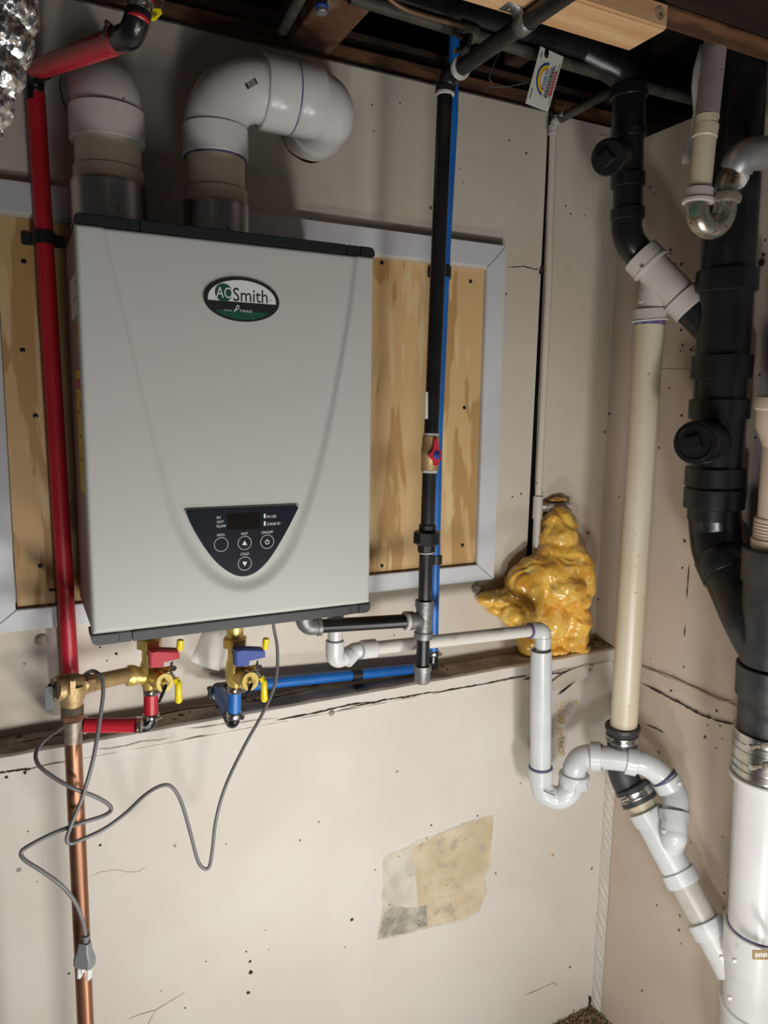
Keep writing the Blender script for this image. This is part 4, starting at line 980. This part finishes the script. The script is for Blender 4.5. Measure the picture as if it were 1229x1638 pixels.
W0, W1 = (1016, 399, UY - .01), (1146, 535, UY - .13)
Wt = lambda t: tuple(W0[i] + (W1[i] - W0[i]) * t for i in range(3))
wy = thing('white_wye', 'white plastic Y fitting joining the black branch to the cream pipe', 'pipe fitting', P(1040, 510, DY))
wr_ = rad(P(*Wt(0)), 54)
def wh_(nm, t0, t1, k, par=wy, m=PVCP):
    a, b = P(*Wt(t0)), P(*Wt(t1)); c = min(.0015 / (b - a).length, .3)
    return lathe(nm, a, b, [(0, wr_ * .85), (0, wr_ * k - .0015), (c, wr_ * k), (1 - c, wr_ * k), (1, wr_ * k - .0015), (1, wr_ * .85)], m, par, 36)
wh_('socket', .06, .19, 1.13); wh_('rib', .175, .205, 1.17)
wh_('body', .18, .58, .98)
wh_('socket', .55, .70, 1.10)
tube('branch', [P(1050, 447, DY - .01), P(1041, 500, DY)], rad(P(1041, 490, DY), 46), PVCP, wy, 36)
hub('socket', (1040.5, 494, DY), (1040, 513, DY), 54, PVCP, wy, 36)
for x, y in ((1030, 428), (1028, 482)):
    c = P(x, y, DY - .03); lathe('moulding_nub', c + Vector((0, .006, 0)), c, [(0, .0035), (1, .003)], PVCP, wy, 12)
hub('socket_lip', (1040, 511, DY), (1040, 514, DY), 57, PVC, wy, 36)
bs = thing('black_side_stack', 'black plastic waste stack with a round cleanout plug left of the tan pipe', 'pipe', P(1190, 1020, .84))
tube('side_inlet', [P(*Wt(.68)), P(*Wt(1.0)), P(1163, 556, 1.04)], wr_ * .98, ABS, bs, 36)

# ------------------------------------------------------------------ black side stack
SY = 1.03
def sx_(y): return 1163 - (y - 450) * .055 + (0 if y < 450 else -(y - 450) * .004)
sr = rad(P(1163, 450, SY), 82)
tube('pipe', [P(sx_(20), 20, SY), P(sx_(450), 450, SY), P(sx_(830), 830, SY)], sr, ABS, bs, 44)
def shub(nm, y0, y1, w): return hub(nm, (sx_(y0), y0, SY), (sx_(y1), y1, SY), w, ABS, bs, 44)
shub('socket', 432, 468, 94); shub('socket', 568, 606, 93); shub('socket', 638, 670, 92); shub('socket', 747, 777, 92); shub('socket', 780, 812, 92)
pc0 = P(sx_(708), 706, SY); pc1 = P(1112, 708, SY - .058); n = (pc1 - pc0).normalized(); cr = rad(pc1, 72)
co = lathe('cleanout', pc0, pc1, [(0, cr * .85), (.6, cr * .92), (.62, cr), (.94, cr), (1, cr * .93), (1, cr * .6)], ABS, bs, 44)
ro = rad(pc1, 30)
lathe('plug', pc1 - n * .002, pc1 + n * .010, [(0, ro * 1.15), (.2, ro * 1.1), (.9, ro), (1, ro * .9)], ABS, co, 4, .3)
lathe('plug_rim', pc1 - n * .001, pc1 + n * .003, [(0, cr * .86), (1, cr * .8), (1, cr * .74), (.3, cr * .72)], ABS, co, 44)
sb = [P(sx_(815), 815, SY), P(1144, 850, SY), P(1150, 885, SY - .02), P(1172, 930, SY - .065), P(1205, 1000, SY - .14), P(1240, 1062, .862)]
tube('bend', smoothpath(sb, 7), sr * .99, ABS, bs, 44)
def bhub(nm, a, b, k): 
    a, b = P(*a), P(*b); lathe(nm, a, b, [(0, sr * .8), (0, sr * k - .002), (.05, sr * k), (.95, sr * k), (1, sr * k - .002), (1, sr * .8)], ABS, bs, 44)
bhub('socket', (1153, 889, SY - .024), (1169, 922, SY - .058), 1.07)

# ------------------------------------------------------------------ main stack (right edge)
MY = .85
def mx(y): return 1242 - (y - 1000) * .053
mr_ = rad(P(mx(1300), 1300, MY), 98)
ms = thing('main_stack', 'thick soil stack at the right edge, black above and white below', 'pipe', (P(mx(1638), 1638, MY).x, MY, 0))
def mh(nm, y0, y1, k, m, w2=None):
    a, b = P(mx(y0), y0, MY), P(mx(y1), y1, MY); c = .0018 / (b - a).length
    return lathe(nm, a, b, [(0, mr_ * .8), (0, mr_ * k - .0018), (c, mr_ * k), (1 - c, mr_ * k), (1, mr_ * k - .0018), (1, mr_ * .8)], m, ms, 48)
mh('pipe', 925, 1060, 1.0, ABSD); mh('socket', 875, 930, 1.07, ABSD); mh('socket', 1062, 1112, 1.09, ABSD); mh('pipe', 1108, 1175, .99, ABSD)
c = P(1203, 1032, MY - mr_ * .8); 
mb = P(mx(1180), 1180, MY)
lathe('shielded_coupling', P(mx(1165), 1165, MY), P(mx(1238), 1238, MY), [(0, mr_ * .98), (0, mr_ * 1.09), (.03, mr_ * 1.1), (.4, mr_ * 1.09), (.42, mr_ * 1.12), (.55, mr_ * 1.12), (.57, mr_ * 1.09), (.95, mr_ * 1.09), (1, mr_ * 1.05)], CHROME, ms, 48)
for y in (1178, 1190, 1209, 1221):
    a, b = P(mx(y), y, MY), P(mx(y + 9), y + 9, MY)
    lathe('coupling_band', a, b, [(0, mr_ * 1.1), (.1, mr_ * 1.125), (.9, mr_ * 1.125), (1, mr_ * 1.1)], CHROME, ms, 48)
for y, x in ((1194, 1212), (1226, 1216)):
    cc = P(x, y, MY - mr_ * 1.12)
    lathe('band_screw', cc + Vector((-.018, .004, 0)), cc + Vector((.02, -.002, 0)), [(0, .005), (.25, .005), (.26, .0035), (.6, .0035), (.62, .0055), (1, .0055)], CHROME, ms, 12)
mh('coupling_lip', 1236, 1244, 1.17, PVC)
base = P(mx(1500), 1500, MY); dwn = (P(mx(1500), 1500, MY) - P(mx(1300), 1300, MY)).normalized()
mh('pipe', 1240, 1490, 1.0, PVC); mh('primer_ring', 1478, 1481, 1.03, PURPLE)
mh('wye_socket', 1480, 1530, 1.12, PVC); mh('wye_body', 1528, 1605, 1.06, PVC); mh('rib', 1604, 1611, 1.17, PVC)
a = P(mx(1608), 1608, MY); endp = a + dwn * ((a.z - .001) / -dwn.z)
lathe('wye_socket', a, endp, [(0, mr_), (0, mr_ * 1.12), (.15, mr_ * 1.12), (.155, mr_ * .99), (1, mr_ * .99)], PVC, ms, 48)
tube('wye_branch', [P(*D(.80)), P(*D(1.04)), ], GR * 1.08, PVC, ms, 36)
for x, y in ((1155, 1533), (1176, 1538), (1168, 1598)):
    c = P(x, y, MY - mr_ * (.55 if x > 1165 else .1)); lathe('moulding_nub', c + Vector((.004, .004, 0)), c, [(0, .004), (.8, .004), (1, .0034)], PVC, ms, 14)
c = P(1220, 1527, MY - mr_ * 1.13)
sk = prism('size_sticker', [P(1206, 1521, c.y), P(1232, 1521, c.y), P(1232, 1535, c.y), P(1206, 1535, c.y)], NF, .003, BRONZE, ms)
for k in range(5): prism('sticker_print', [P(1209 + 4 * k, 1525 + k % 2, c.y - .0003), P(1212 + 4 * k, 1524, c.y - .0003), P(1212 + 4 * k, 1531, c.y - .0003), P(1209 + 4 * k, 1532 - k % 3, c.y - .0003)], NF, .0006, INKW, sk)
# moulded marks on black wye
for x, y, h in ((1209, 968, 26), (1203, 1032, 24)):
    sn = (mx(y) - x) / 50; cs_ = math.sqrt(1 - sn * sn); nn = Vector((-sn, -cs_, 0)); tt_ = Vector((cs_, -sn, 0)); c = P(mx(y), y, MY) + nn * (mr_ + .0002); V, Fc = [], []
    for k in range(24):
        t = k * math.pi / 12
        for q in (1, .8): V.append(c + tt_ * math.cos(t) * .006 * q + Vector((0, 0, math.sin(t) * rad(c, h) * q)) - nn * .0006 * abs(math.cos(t)) * q)
    for k in range(24): k2 = (k + 1) % 24; Fc.append((2 * k, 2 * k + 1, 2 * k2 + 1, 2 * k2))
    o = link('moulded_mark', V, Fc, ABSD, ms, 0); md = o.modifiers.new('s', 'SOLIDIFY'); md.thickness = .003
# tan riser
tp_ = thing('tan_riser', 'tan painted pipe at the right edge rising above the black wye', 'pipe', P(1240, 880, MY))
tube('pipe', [P(1258, 690, MY), P(1247, 850, MY)], mr_ * .63, TANP, tp_, 40)
lathe('reducer', P(1258.5, 632, MY), P(1256, 712, MY), [(0, mr_ * .7), (0, mr_ * .84), (.1, mr_ * .88), (.22, mr_ * .88), (.26, mr_ * .82), (.62, mr_ * .82), (.9, mr_ * .66), (1, mr_ * .63)], TANP, tp_, 40)
th = lathe('threaded_adapter', P(1252, 828, MY), P(1248.5, 884, MY), [(0, mr_ * .7), (0, mr_ * .76), (.08, mr_ * .78)] + [(.1 + .045 * k, mr_ * (.80 if k % 2 else .77)) for k in range(11)] + [(.6, mr_ * .84), (1, mr_ * .84), (1, mr_ * .6)], TANP, tp_, 40)

# ------------------------------------------------------------------ tubular trap upper right
TY = 1.0
tt = thing('sink_trap', 'tarnished chrome trap hanging from a yellowed white tube at upper right', 'trap', P(1140, 380, TY))
TY = .955
tube('tailpiece', [P(1147, 50, 1.002), P(1131, 190, TY)], rad(P(1131, 190, TY), 37), PVCP, tt, 32)
tube('tailpiece', [P(1131, 186, TY), P(1119, 306, TY)], rad(P(1122, 280, TY), 36), CREAM, tt, 32)
hub('tube_joint', (1130.5, 200, TY), (1127, 222, TY), 39, CREAM, tt)
rn = rad(P(1117, 312, TY), 48)
lathe('slip_nut', P(1119, 302, TY), P(1116.5, 326, TY), [(0, rn * .8), (.05, rn * .92), (.7, rn * .94), (.75, rn * 1.04), (.95, rn * 1.02), (1, rn * .8)], PVCP, tt, 28)
ubp = [P(1116, 320, TY), P(1116, 338, TY), P(1122, 356, TY - .002), P(1140, 365, TY - .006), P(1155, 352, TY - .01), P(1160, 335, TY - .012), P(1161, 318, TY - .014)]
tube('u_bend', smoothpath(ubp, 6), rad(P(1116, 320, TY), 36), CHROMEP, tt, 36)
lathe('slip_nut', P(1162, 310, TY - .014), P(1160, 326, TY - .014), [(0, rn * .8), (.1, rn * .98), (.5, rn * 1.02), (.9, rn * .95), (1, rn * .8)], SOLDER, tt, 8)
tube('trap_elbow', smoothpath([P(1162, 318, TY - .014), P(1163, 296, TY - .014), P(1174, 275, TY - .014), P(1188, 262, TY - .012)], 5), rad(P(1160, 300, TY), 34), CHROMEP, tt, 36)
ae = [P(1178, 272, TY - .014), P(1186, 256, TY - .022), P(1204, 246, TY - .03), P(1226, 246, TY - .03), P(1250, 250, TY - .03), Vector((XR + .005, P(1250, 250, TY - .03).y, P(1250, 250, TY - .03).z))]
tube('waste_arm', smoothpath(ae, 6), rad(P(1200, 250, TY), 50), ALUP, tt, 40)
a, b = P(1173, 284, TY - .014), P(1180, 273, TY - .014)
hub('sealant_bead', (1172, 287, TY - .014), (1178, 278, TY - .014), 44, DOPE, tt)
# flat white strip hanging behind it
fs = thing('hanging_strip', 'dirty white strip dangling behind the yellowed white tube', 'strip', P(1110, 200, TY + .1))
q = [(1128, 70, 8), (1117, 110, 8), (1113, 140, 7), (1115, 180, 6), (1108, 215, 6), (1100, 245, 8), (1097, 262, 6)]
V, Fc = [], []
for i, (x, y, h) in enumerate(q):
    V += [P(x - h, y, TY + .1 + .004 * (i % 2)), P(x + h, y, TY + .1)]
    if i: Fc.append((2 * i - 2, 2 * i - 1, 2 * i + 1, 2 * i))
o = link('strip', V, Fc, PVCP, fs, 60); md = o.modifiers.new('s', 'SOLIDIFY'); md.thickness = .002

# ------------------------------------------------------------------ thin pipe in the open joint, galvanised line overhead
tn = thing('thin_painted_pipe', 'thin cream painted pipe running down beside the open wall joint', 'pipe', P(853, 880, 1.395))
NY = 1.398
tube('pipe', [P(885, 214, NY), P(877.5, 466, NY), P(867, 690, NY), P(861, 800, NY)], rad(P(870, 500, NY), 11), WALL, tn, 18)
tube('pipe', [P(861, 800, NY), P(857, 895, NY)], rad(P(870, 500, NY), 12.5), PVCP, tn, 18)
hub('tee', (861.5, 793, NY), (859.5, 830, NY), 15.5, PVCP, tn)
tube('tee_stub', [P(860, 812, NY), P(873, 810, NY)], .005, PVC, tn, 14)
hub('socket', (885.5, 200, NY), (884.5, 216, NY), 14.5, DOPE, tn)
tube('elbow', [P(885, 210, NY), P(887, 196, NY), P(905, 184, 1.36)], rad(P(885, 200, NY), 14), DOPE, tn, 18, .008)
tube('arm', [P(897, 190, 1.375), P(1000, 134, 1.205)], rad(P(950, 160, 1.28), 14.5), OLDG, tn, 18)
og = thing('galvanised_line', 'grimy grey water pipe running along under the joist bay', 'pipe', P(850, 84, 1.2))
tube('pipe', [P(560, -5, 1.2), P(1000, 130, 1.2)], rad(P(760, 50, 1.2), 19), OLDG, og, 20)
hub('tee', (978, 121, 1.2), (1018, 136, 1.2), 23, OLDG, og)
tube('pipe', [P(1010, 133, 1.2), P(1125, 163, 1.2)], rad(P(1060, 150, 1.2), 17), OLDG, og, 20)
hub('coupling', (735, 46, 1.2), (762, 56, 1.2), 27, OLDG, og)
tube('stop_valve', [P(752, 52, 1.2), P(742, 82, 1.18)], rad(P(752, 60, 1.2), 16), OLDG, og, 16)
tube('stop_valve_stem', [P(742, 76, 1.18), P(728, 82, 1.15)], .004, OLDG, og, 12)
ct = thing('copper_line', 'thin dull copper tube running above the grey water pipe', 'pipe', P(700, 28, 1.17))
tube('tube', smoothpath([P(610, -14, 1.17), P(640, 10, 1.17), P(680, 25, 1.17), P(742, 42, 1.17)], 6), .0045, mat('dull_copper', (.2, .12, .07), rough=.5, metal=.6), ct, 12)
cs = thing('capped_stub', 'short chrome pipe stub with a blue band below the stained joist', 'pipe', P(515, 18, 1.1))
hub('stub', (514, -20, 1.1), (515, 10, 1.1), 19, CHROME, cs); hub('blue_band', (515, 8, 1.1), (515, 15, 1.1), 22, HBLUE, cs); hub('end_cap', (515, 14, 1.1), (515, 22, 1.1), 19, GALV, cs)
ot_ = thing('old_branch_pipe', 'old grimy pipe angling up between the joists', 'pipe', P(455, 30, 1.25))
tube('pipe', [P(452, 48, 1.3), P(478, 0, 1.15), P(492, -30, 1.1)], rad(P(460, 30, 1.3), 17), OLDG, ot_, 18)
# wires
for i, (l, nm) in enumerate((([(803, 75), (790, 105), (783, 125), (788, 132), (780, 140)], 'short loose wire hanging below the gas pipe'), ([(785, 140), (815, 138), (842, 132)], 'thin wire running sideways to the paper tag'))):
    tag(tube('loose_wire', smoothpath([P(a, b, 1.3) for a, b in l], 5), .0009, GALV, None, 6), nm, 'wire')
# yellow tag
yt = thing('yellow_tag', 'small yellow plastic tag by the red pipe at the top', 'tag', P(245, 20, .93))
prism('tag', [P(232, 24, .93), P(245, 12, .93), P(257, 13, .93), P(260, 20, .93), P(250, 31, .93), (P(240, 32, .93))], NF, .003, YEL, yt, .0008)
prism('tag_print', [P(242, 24, .929), P(249, 19, .929), P(252, 23, .929), P(246, 28, .929)], NF, .0008, mat('olive_print', (.25, .2, .01)), yt)
tube('tie', [P(257, 14, .93), P(262, 2, .93), P(240, -12, .93)], .001, GALV, yt, 6)

# ------------------------------------------------------------------ door hanger tag
TGY = 1.16
tg_ = thing('rainbow_tag', 'white printed hang tag with a rainbow hanging from the grey pipe', 'tag', P(871, 80, TGY))
TL, TR, BR, BL = P(865, 74, TGY), P(902, 91, TGY), P(877, 179, TGY), P(841, 165, TGY)
def q2(s, t, o=0):  # s along top edge (0..1), t down (0..1)
    return (TL * (1 - s) + TR * s) * (1 - t) + (BL * (1 - s) + BR * s) * t + Vector((0, -o, 0))
prism('card', [q2(0, 0), q2(.2, .0), q2(.22, .10), q2(.3, .155), q2(.4, .13), q2(.4, .06), q2(.36, .0), q2(1, 0), q2(1, 1), q2(0, 1)], NF, .0008, PAPER, tg_)
ut = (TL - BL).normalized(); vt = (TL - TR).normalized(); vt = (vt - ut * vt.dot(ut)).normalized()
Lc = (TL - BL).length; Wc = (TR - TL).length
for r0, r1, m in ((1, .86, HBLUE), (.86, .72, YEL), (.72, .6, ORNG)):
    V, Fc = [], []; c = q2(.58, .50, .0006)
    for k in range(25):
        t = math.pi * (.04 + .92 * k / 24)
        for r in (r0, r1): V.append(c + ut * math.cos(t) * r * Lc * .29 + vt * math.sin(t) * r * Wc * .42)
        if k: Fc.append((2 * k - 2, 2 * k - 1, 2 * k + 1, 2 * k))
    link('rainbow_arc', V, Fc, m, tg_, 0)
text('RAINBOW', q2(.52, .5, .0006), Lc * .36, Wc * .13, ut, vt, INKB, tg_)
for s_, t_0, t_1, h_, m_ in ((.635, .27, .77, .035, INKK), (.70, .24, .80, .045, INKK), (.765, .2, .8, .03, INKK), (.82, .3, .74, .04, INKR), (.87, .28, .72, .04, INKR), (.92, .15, .85, .02, INKK)):
    t = t_0
    while t < t_1:
        e = t + random.uniform(.02, .06); prism('fine_print', [q2(s_, t, .0006), q2(s_ + h_, t, .0006), q2(s_ + h_, e, .0006), q2(s_, e, .0006)], NF, .0003, m_, tg_); t = e + .012
for t0_, t1_ in ((.08, .18), (.72, .9)): prism('fine_print', [q2(.10, t0_, .0006), q2(.13, t0_, .0006), q2(.13, t1_, .0006), q2(.10, t1_, .0006)], NF, .0003, INKK, tg_)

# ------------------------------------------------------------------ paper tag under heater
pt_ = thing('paper_slip', 'blank white slip hanging under the heater beside the blue valve', 'paper', P(335, 1020, 1.3))
V, Fc = [], []
c4 = [P(325, 1008, 1.30), P(374, 1000, 1.33), P(350, 1073, 1.31), P(304, 1057, 1.28)]
for j in range(5):
    for i in range(5):
        s, t = i / 4, j / 4; p = (c4[0] * (1 - s) + c4[1] * s) * (1 - t) + (c4[3] * (1 - s) + c4[2] * s) * t
        p.y += -.008 * math.sin(s * 3.1) * t; V.append(p)
for j in range(4):
    for i in range(4): Fc.append((j * 5 + i, j * 5 + i + 1, j * 5 + i + 6, j * 5 + i + 5))
o = link('slip', V, Fc, PAPER, pt_, 60); md = o.modifiers.new('s', 'SOLIDIFY'); md.thickness = .0006

# ------------------------------------------------------------------ power cord
cdp = [(437, 985, 1.25), (438, 1003, 1.25), (444, 1040, 1.24), (441, 1090, 1.22), (422, 1138, 1.2), (392, 1192, 1.18), (362, 1255, 1.16), (346, 1310, 1.15), (340, 1358, 1.15), (335, 1386, 1.15), (326, 1389, 1.15), (316, 1375, 1.15),
       (304, 1330, 1.15), (290, 1283, 1.145), (275, 1259, 1.14), (258, 1257, 1.13), (232, 1272, 1.11), (200, 1302, 1.09), (165, 1327, 1.085), (130, 1343, 1.08), (113, 1349, 1.075), (107, 1343, 1.075), (113, 1322, 1.075), (132, 1275, 1.08), (149, 1215, 1.085),
       (160, 1150, 1.10), (165, 1110, 1.11), (163, 1086, 1.12), (155, 1076, 1.13), (145, 1074, 1.15), (133, 1084, 1.19), (122, 1120, 1.195), (104, 1158, 1.19), (73, 1182, 1.16), (58, 1203, 1.13), (62, 1224, 1.11), (88, 1245, 1.095), (120, 1262, 1.085),
       (152, 1274, 1.09), (174, 1287, 1.10), (177, 1297, 1.10), (163, 1306, 1.09), (128, 1317, 1.08), (88, 1332, 1.085), (50, 1351, 1.085), (34, 1363, 1.085), (40, 1376, 1.08), (68, 1394, 1.075), (100, 1418, 1.07), (121, 1445, 1.07), (133, 1476, 1.07), (137, 1500, 1.07)]
pc_ = thing('power_cord', 'grey power cord looping down from the heater with its plug hanging by the copper pipe', 'power cord', P(137, 1500, 1.07))
tube('cable', smoothpath([P(*q) for q in cdp], 6), rad(P(*cdp[20]), 6.6), CABLE, pc_, 12)
hub('collar', (137, 1496, 1.07), (137, 1501, 1.07), 12.5, PLUGM, pc_); hub('strain_relief', (137, 1499, 1.07), (137, 1509, 1.07), 10, CABLE, pc_)
ax = P(136, 1507, 1.07); dn = (P(135, 1560, 1.07) - ax).normalized(); s1 = Vector((.8, -.6, 0)); s2 = Vector((.6, .8, 0)); s1 = (s1 - dn * s1.dot(dn)).normalized(); s2 = dn.cross(s1)
px_m = rad(ax, 2)
def sec(t, a, b, ch=.25):
    c = ax + dn * t * px_m; a *= px_m; b *= px_m
    return [c + s1 * a * x + s2 * b * y for x, y in ((1, 1 - ch), (1 - ch, 1), (-1 + ch, 1), (-1, 1 - ch), (-1, -1 + ch), (-1 + ch, -1), (1 - ch, -1), (1, -1 + ch))]
secs = [sec(0, 8, 6), sec(6, 9, 7), sec(14, 10, 8), sec(26, 15, 9), sec(30, 15.5, 9.5), sec(40, 15, 9.5)]
V = [p for s in secs for p in s]; Fc = []
for k in range(len(secs) - 1):
    for i in range(8): j = (i + 1) % 8; Fc.append((k * 8 + i, k * 8 + j, (k + 1) * 8 + j, (k + 1) * 8 + i))
Fc += [tuple(range(8))[::-1], tuple(range((len(secs) - 1) * 8, len(secs) * 8))]
plug = link('plug', V, Fc, PLUGM, pc_, 25)
for sx__ in (-8, 8):
    c = ax + dn * 39 * px_m + s1 * sx__ * px_m
    bar('pin_cover', c, c + dn * 24 * px_m, .0045, .0085, PLUGC, plug, up=s2, bev=.0008)
c = ax + dn * 39 * px_m + s2 * 5 * px_m; tube('pin_cover', [c, c + dn * 9 * px_m], .0028, PLUGC, plug, 12)

# ------------------------------------------------------------------ spray foam
def foam_mesh():
    blobs = [(894, 838, 1.385, 28, 28, .040), (895, 862, 1.375, 33, 34, .045), (897, 888, 1.37, 42, 34, .05), (890, 915, 1.36, 50, 36, .055), (858, 925, 1.37, 36, 38, .05), (922, 925, 1.36, 26, 52, .055), (900, 942, 1.335, 40, 28, .05), (918, 958, 1.34, 26, 18, .045),
             (835, 935, 1.375, 28, 32, .045), (803, 955, 1.385, 26, 14, .030), (780, 958, 1.395, 17, 12, .022), (790, 972, 1.39, 12, 10, .022), (820, 982, 1.365, 23, 20, .04), (846, 960, 1.355, 20, 40, .045),
             (876, 990, 1.365, 38, 40, .048), (915, 995, 1.365, 28, 40, .05), (912, 1020, 1.365, 32, 18, .048), (868, 1024, 1.38, 28, 24, .034), (926, 1037, 1.36, 18, 8, .028), (888, 1038, 1.364, 26, 7, .03), (846, 1030, 1.39, 18, 20, .03)]
    bm = bmesh.new()
    for x, y, Y, rx_, rz, ry in blobs:
        c = P(x, y, Y); s = rad(c, 2); m = Matrix.Translation(c) @ Matrix.Diagonal((rx_ * s, min(ry, YB - c.y + .012), rz * s, 1))
        bmesh.ops.create_icosphere(bm, subdivisions=3, radius=1, matrix=m)
    me = bpy.data.meshes.new('f'); bm.to_mesh(me); bm.free(); o = bpy.data.objects.new('f', me); COL.objects.link(o)
    r = o.modifiers.new('r', 'REMESH'); r.mode = 'VOXEL'; r.voxel_size = .0032
    s = o.modifiers.new('s', 'SMOOTH'); s.iterations = 5; s.factor = .6
    dg = bpy.context.evaluated_depsgraph_get(); nm = bpy.data.meshes.new_from_object(o.evaluated_get(dg)); bpy.data.objects.remove(o)
    nrm = [v.normal.copy() for v in nm.vertices]
    for v, n_ in zip(nm.vertices, nrm):
        p = v.co; wz = noise.noise(Vector((p.x * 26, p.y * 26, p.z * 20))) * .6
        f = noise.noise(Vector((p.x * 34 + wz * 2.5, p.y * 34, p.z * 28 + wz * 3)))
        rdg = 1 - abs(noise.noise(Vector((p.x * 40 + wz * 3, p.y * 40, p.z * 30 + 7)))) * 2
        v.co = p + n_ * (.0068 * f + .0016 * rdg * abs(rdg) + .0007 * noise.noise(p * 190) + .004 * wz)
    for v in nm.vertices:
        v.co.y = min(v.co.y, YB + .004); v.co.z = max(v.co.z, ZL - .001 if v.co.y > YL else ZL - .012)
    return nm
fm = foam_mesh(); fm.name = 'spray_foam'
fo = tag(linkme('spray_foam', fm, FOAM, None, 0), 'glossy amber mass of hardened spray foam bulging from the wall above the ledge', 'foam')
fm.polygons.foreach_set('use_smooth', [True] * len(fm.polygons))
fb = ball('foam_bead', P(893, 799, YB - .012), .024, FOAM, fo, (1.0, .5, .22), 4, .4, 3)
ball('foam_bead', P(872, 806, YB - .012), .008, FOAM, fo, (1, .7, .5), 8, .4)
box('vent_stub', P(874, 812, 1.4).x, P(914, 812, 1.4).x, 1.39, YB, P(893, 818, 1.4).z, P(893, 805, 1.4).z, PVCP, fo, .003)
ball('plaster_blob', P(764, 942, YB - .004), .013, STAINW, fo, (1, .6, 1), 11, .6, 3)

# ------------------------------------------------------------------ foil duct
ax_ = smoothpath([P(-38, -90, .62), P(-24, 0, .62), P(-52, 110, .62), P(-96, 200, .62), P(-170, 320, .62)], 60)
R0 = rad(P(-20, 40, .62), 150); K = len(ax_); seg = 110; V, Fc = [], []
V, Fc = sweep_vf(ax_, [R0] * K, seg, False)
Ls = [0.]
for i in range(1, K): Ls.append(Ls[-1] + (ax_[i] - ax_[i - 1]).length)
for i in range(K):
    for s in range(seg):
        th = 2 * math.pi * s / seg; L = Ls[i] + .004 * math.sin(th)
        rdg = abs(math.sin(math.pi * L / .021)); p = Vector((math.cos(th) * 4.5, math.sin(th) * 4.5, L * 75))
        cell = noise.cell(Vector((0, 0, 0)))
        d = .0045 * rdg ** .5 + .0030 * noise.noise(p * 1.3) + .0022 * noise.noise(p * 3.1) - .003
        q = V[i * seg + s]; dirn = (q - ax_[i]).normalized(); V[i * seg + s] = q + dirn * d
o = link('foil_duct', V, Fc, FOIL, None, 28)
tag(o, 'crumpled silver foil duct hanging down at the top left', 'duct'); o.modifiers.new('s', 'SOLIDIFY').thickness = .0006
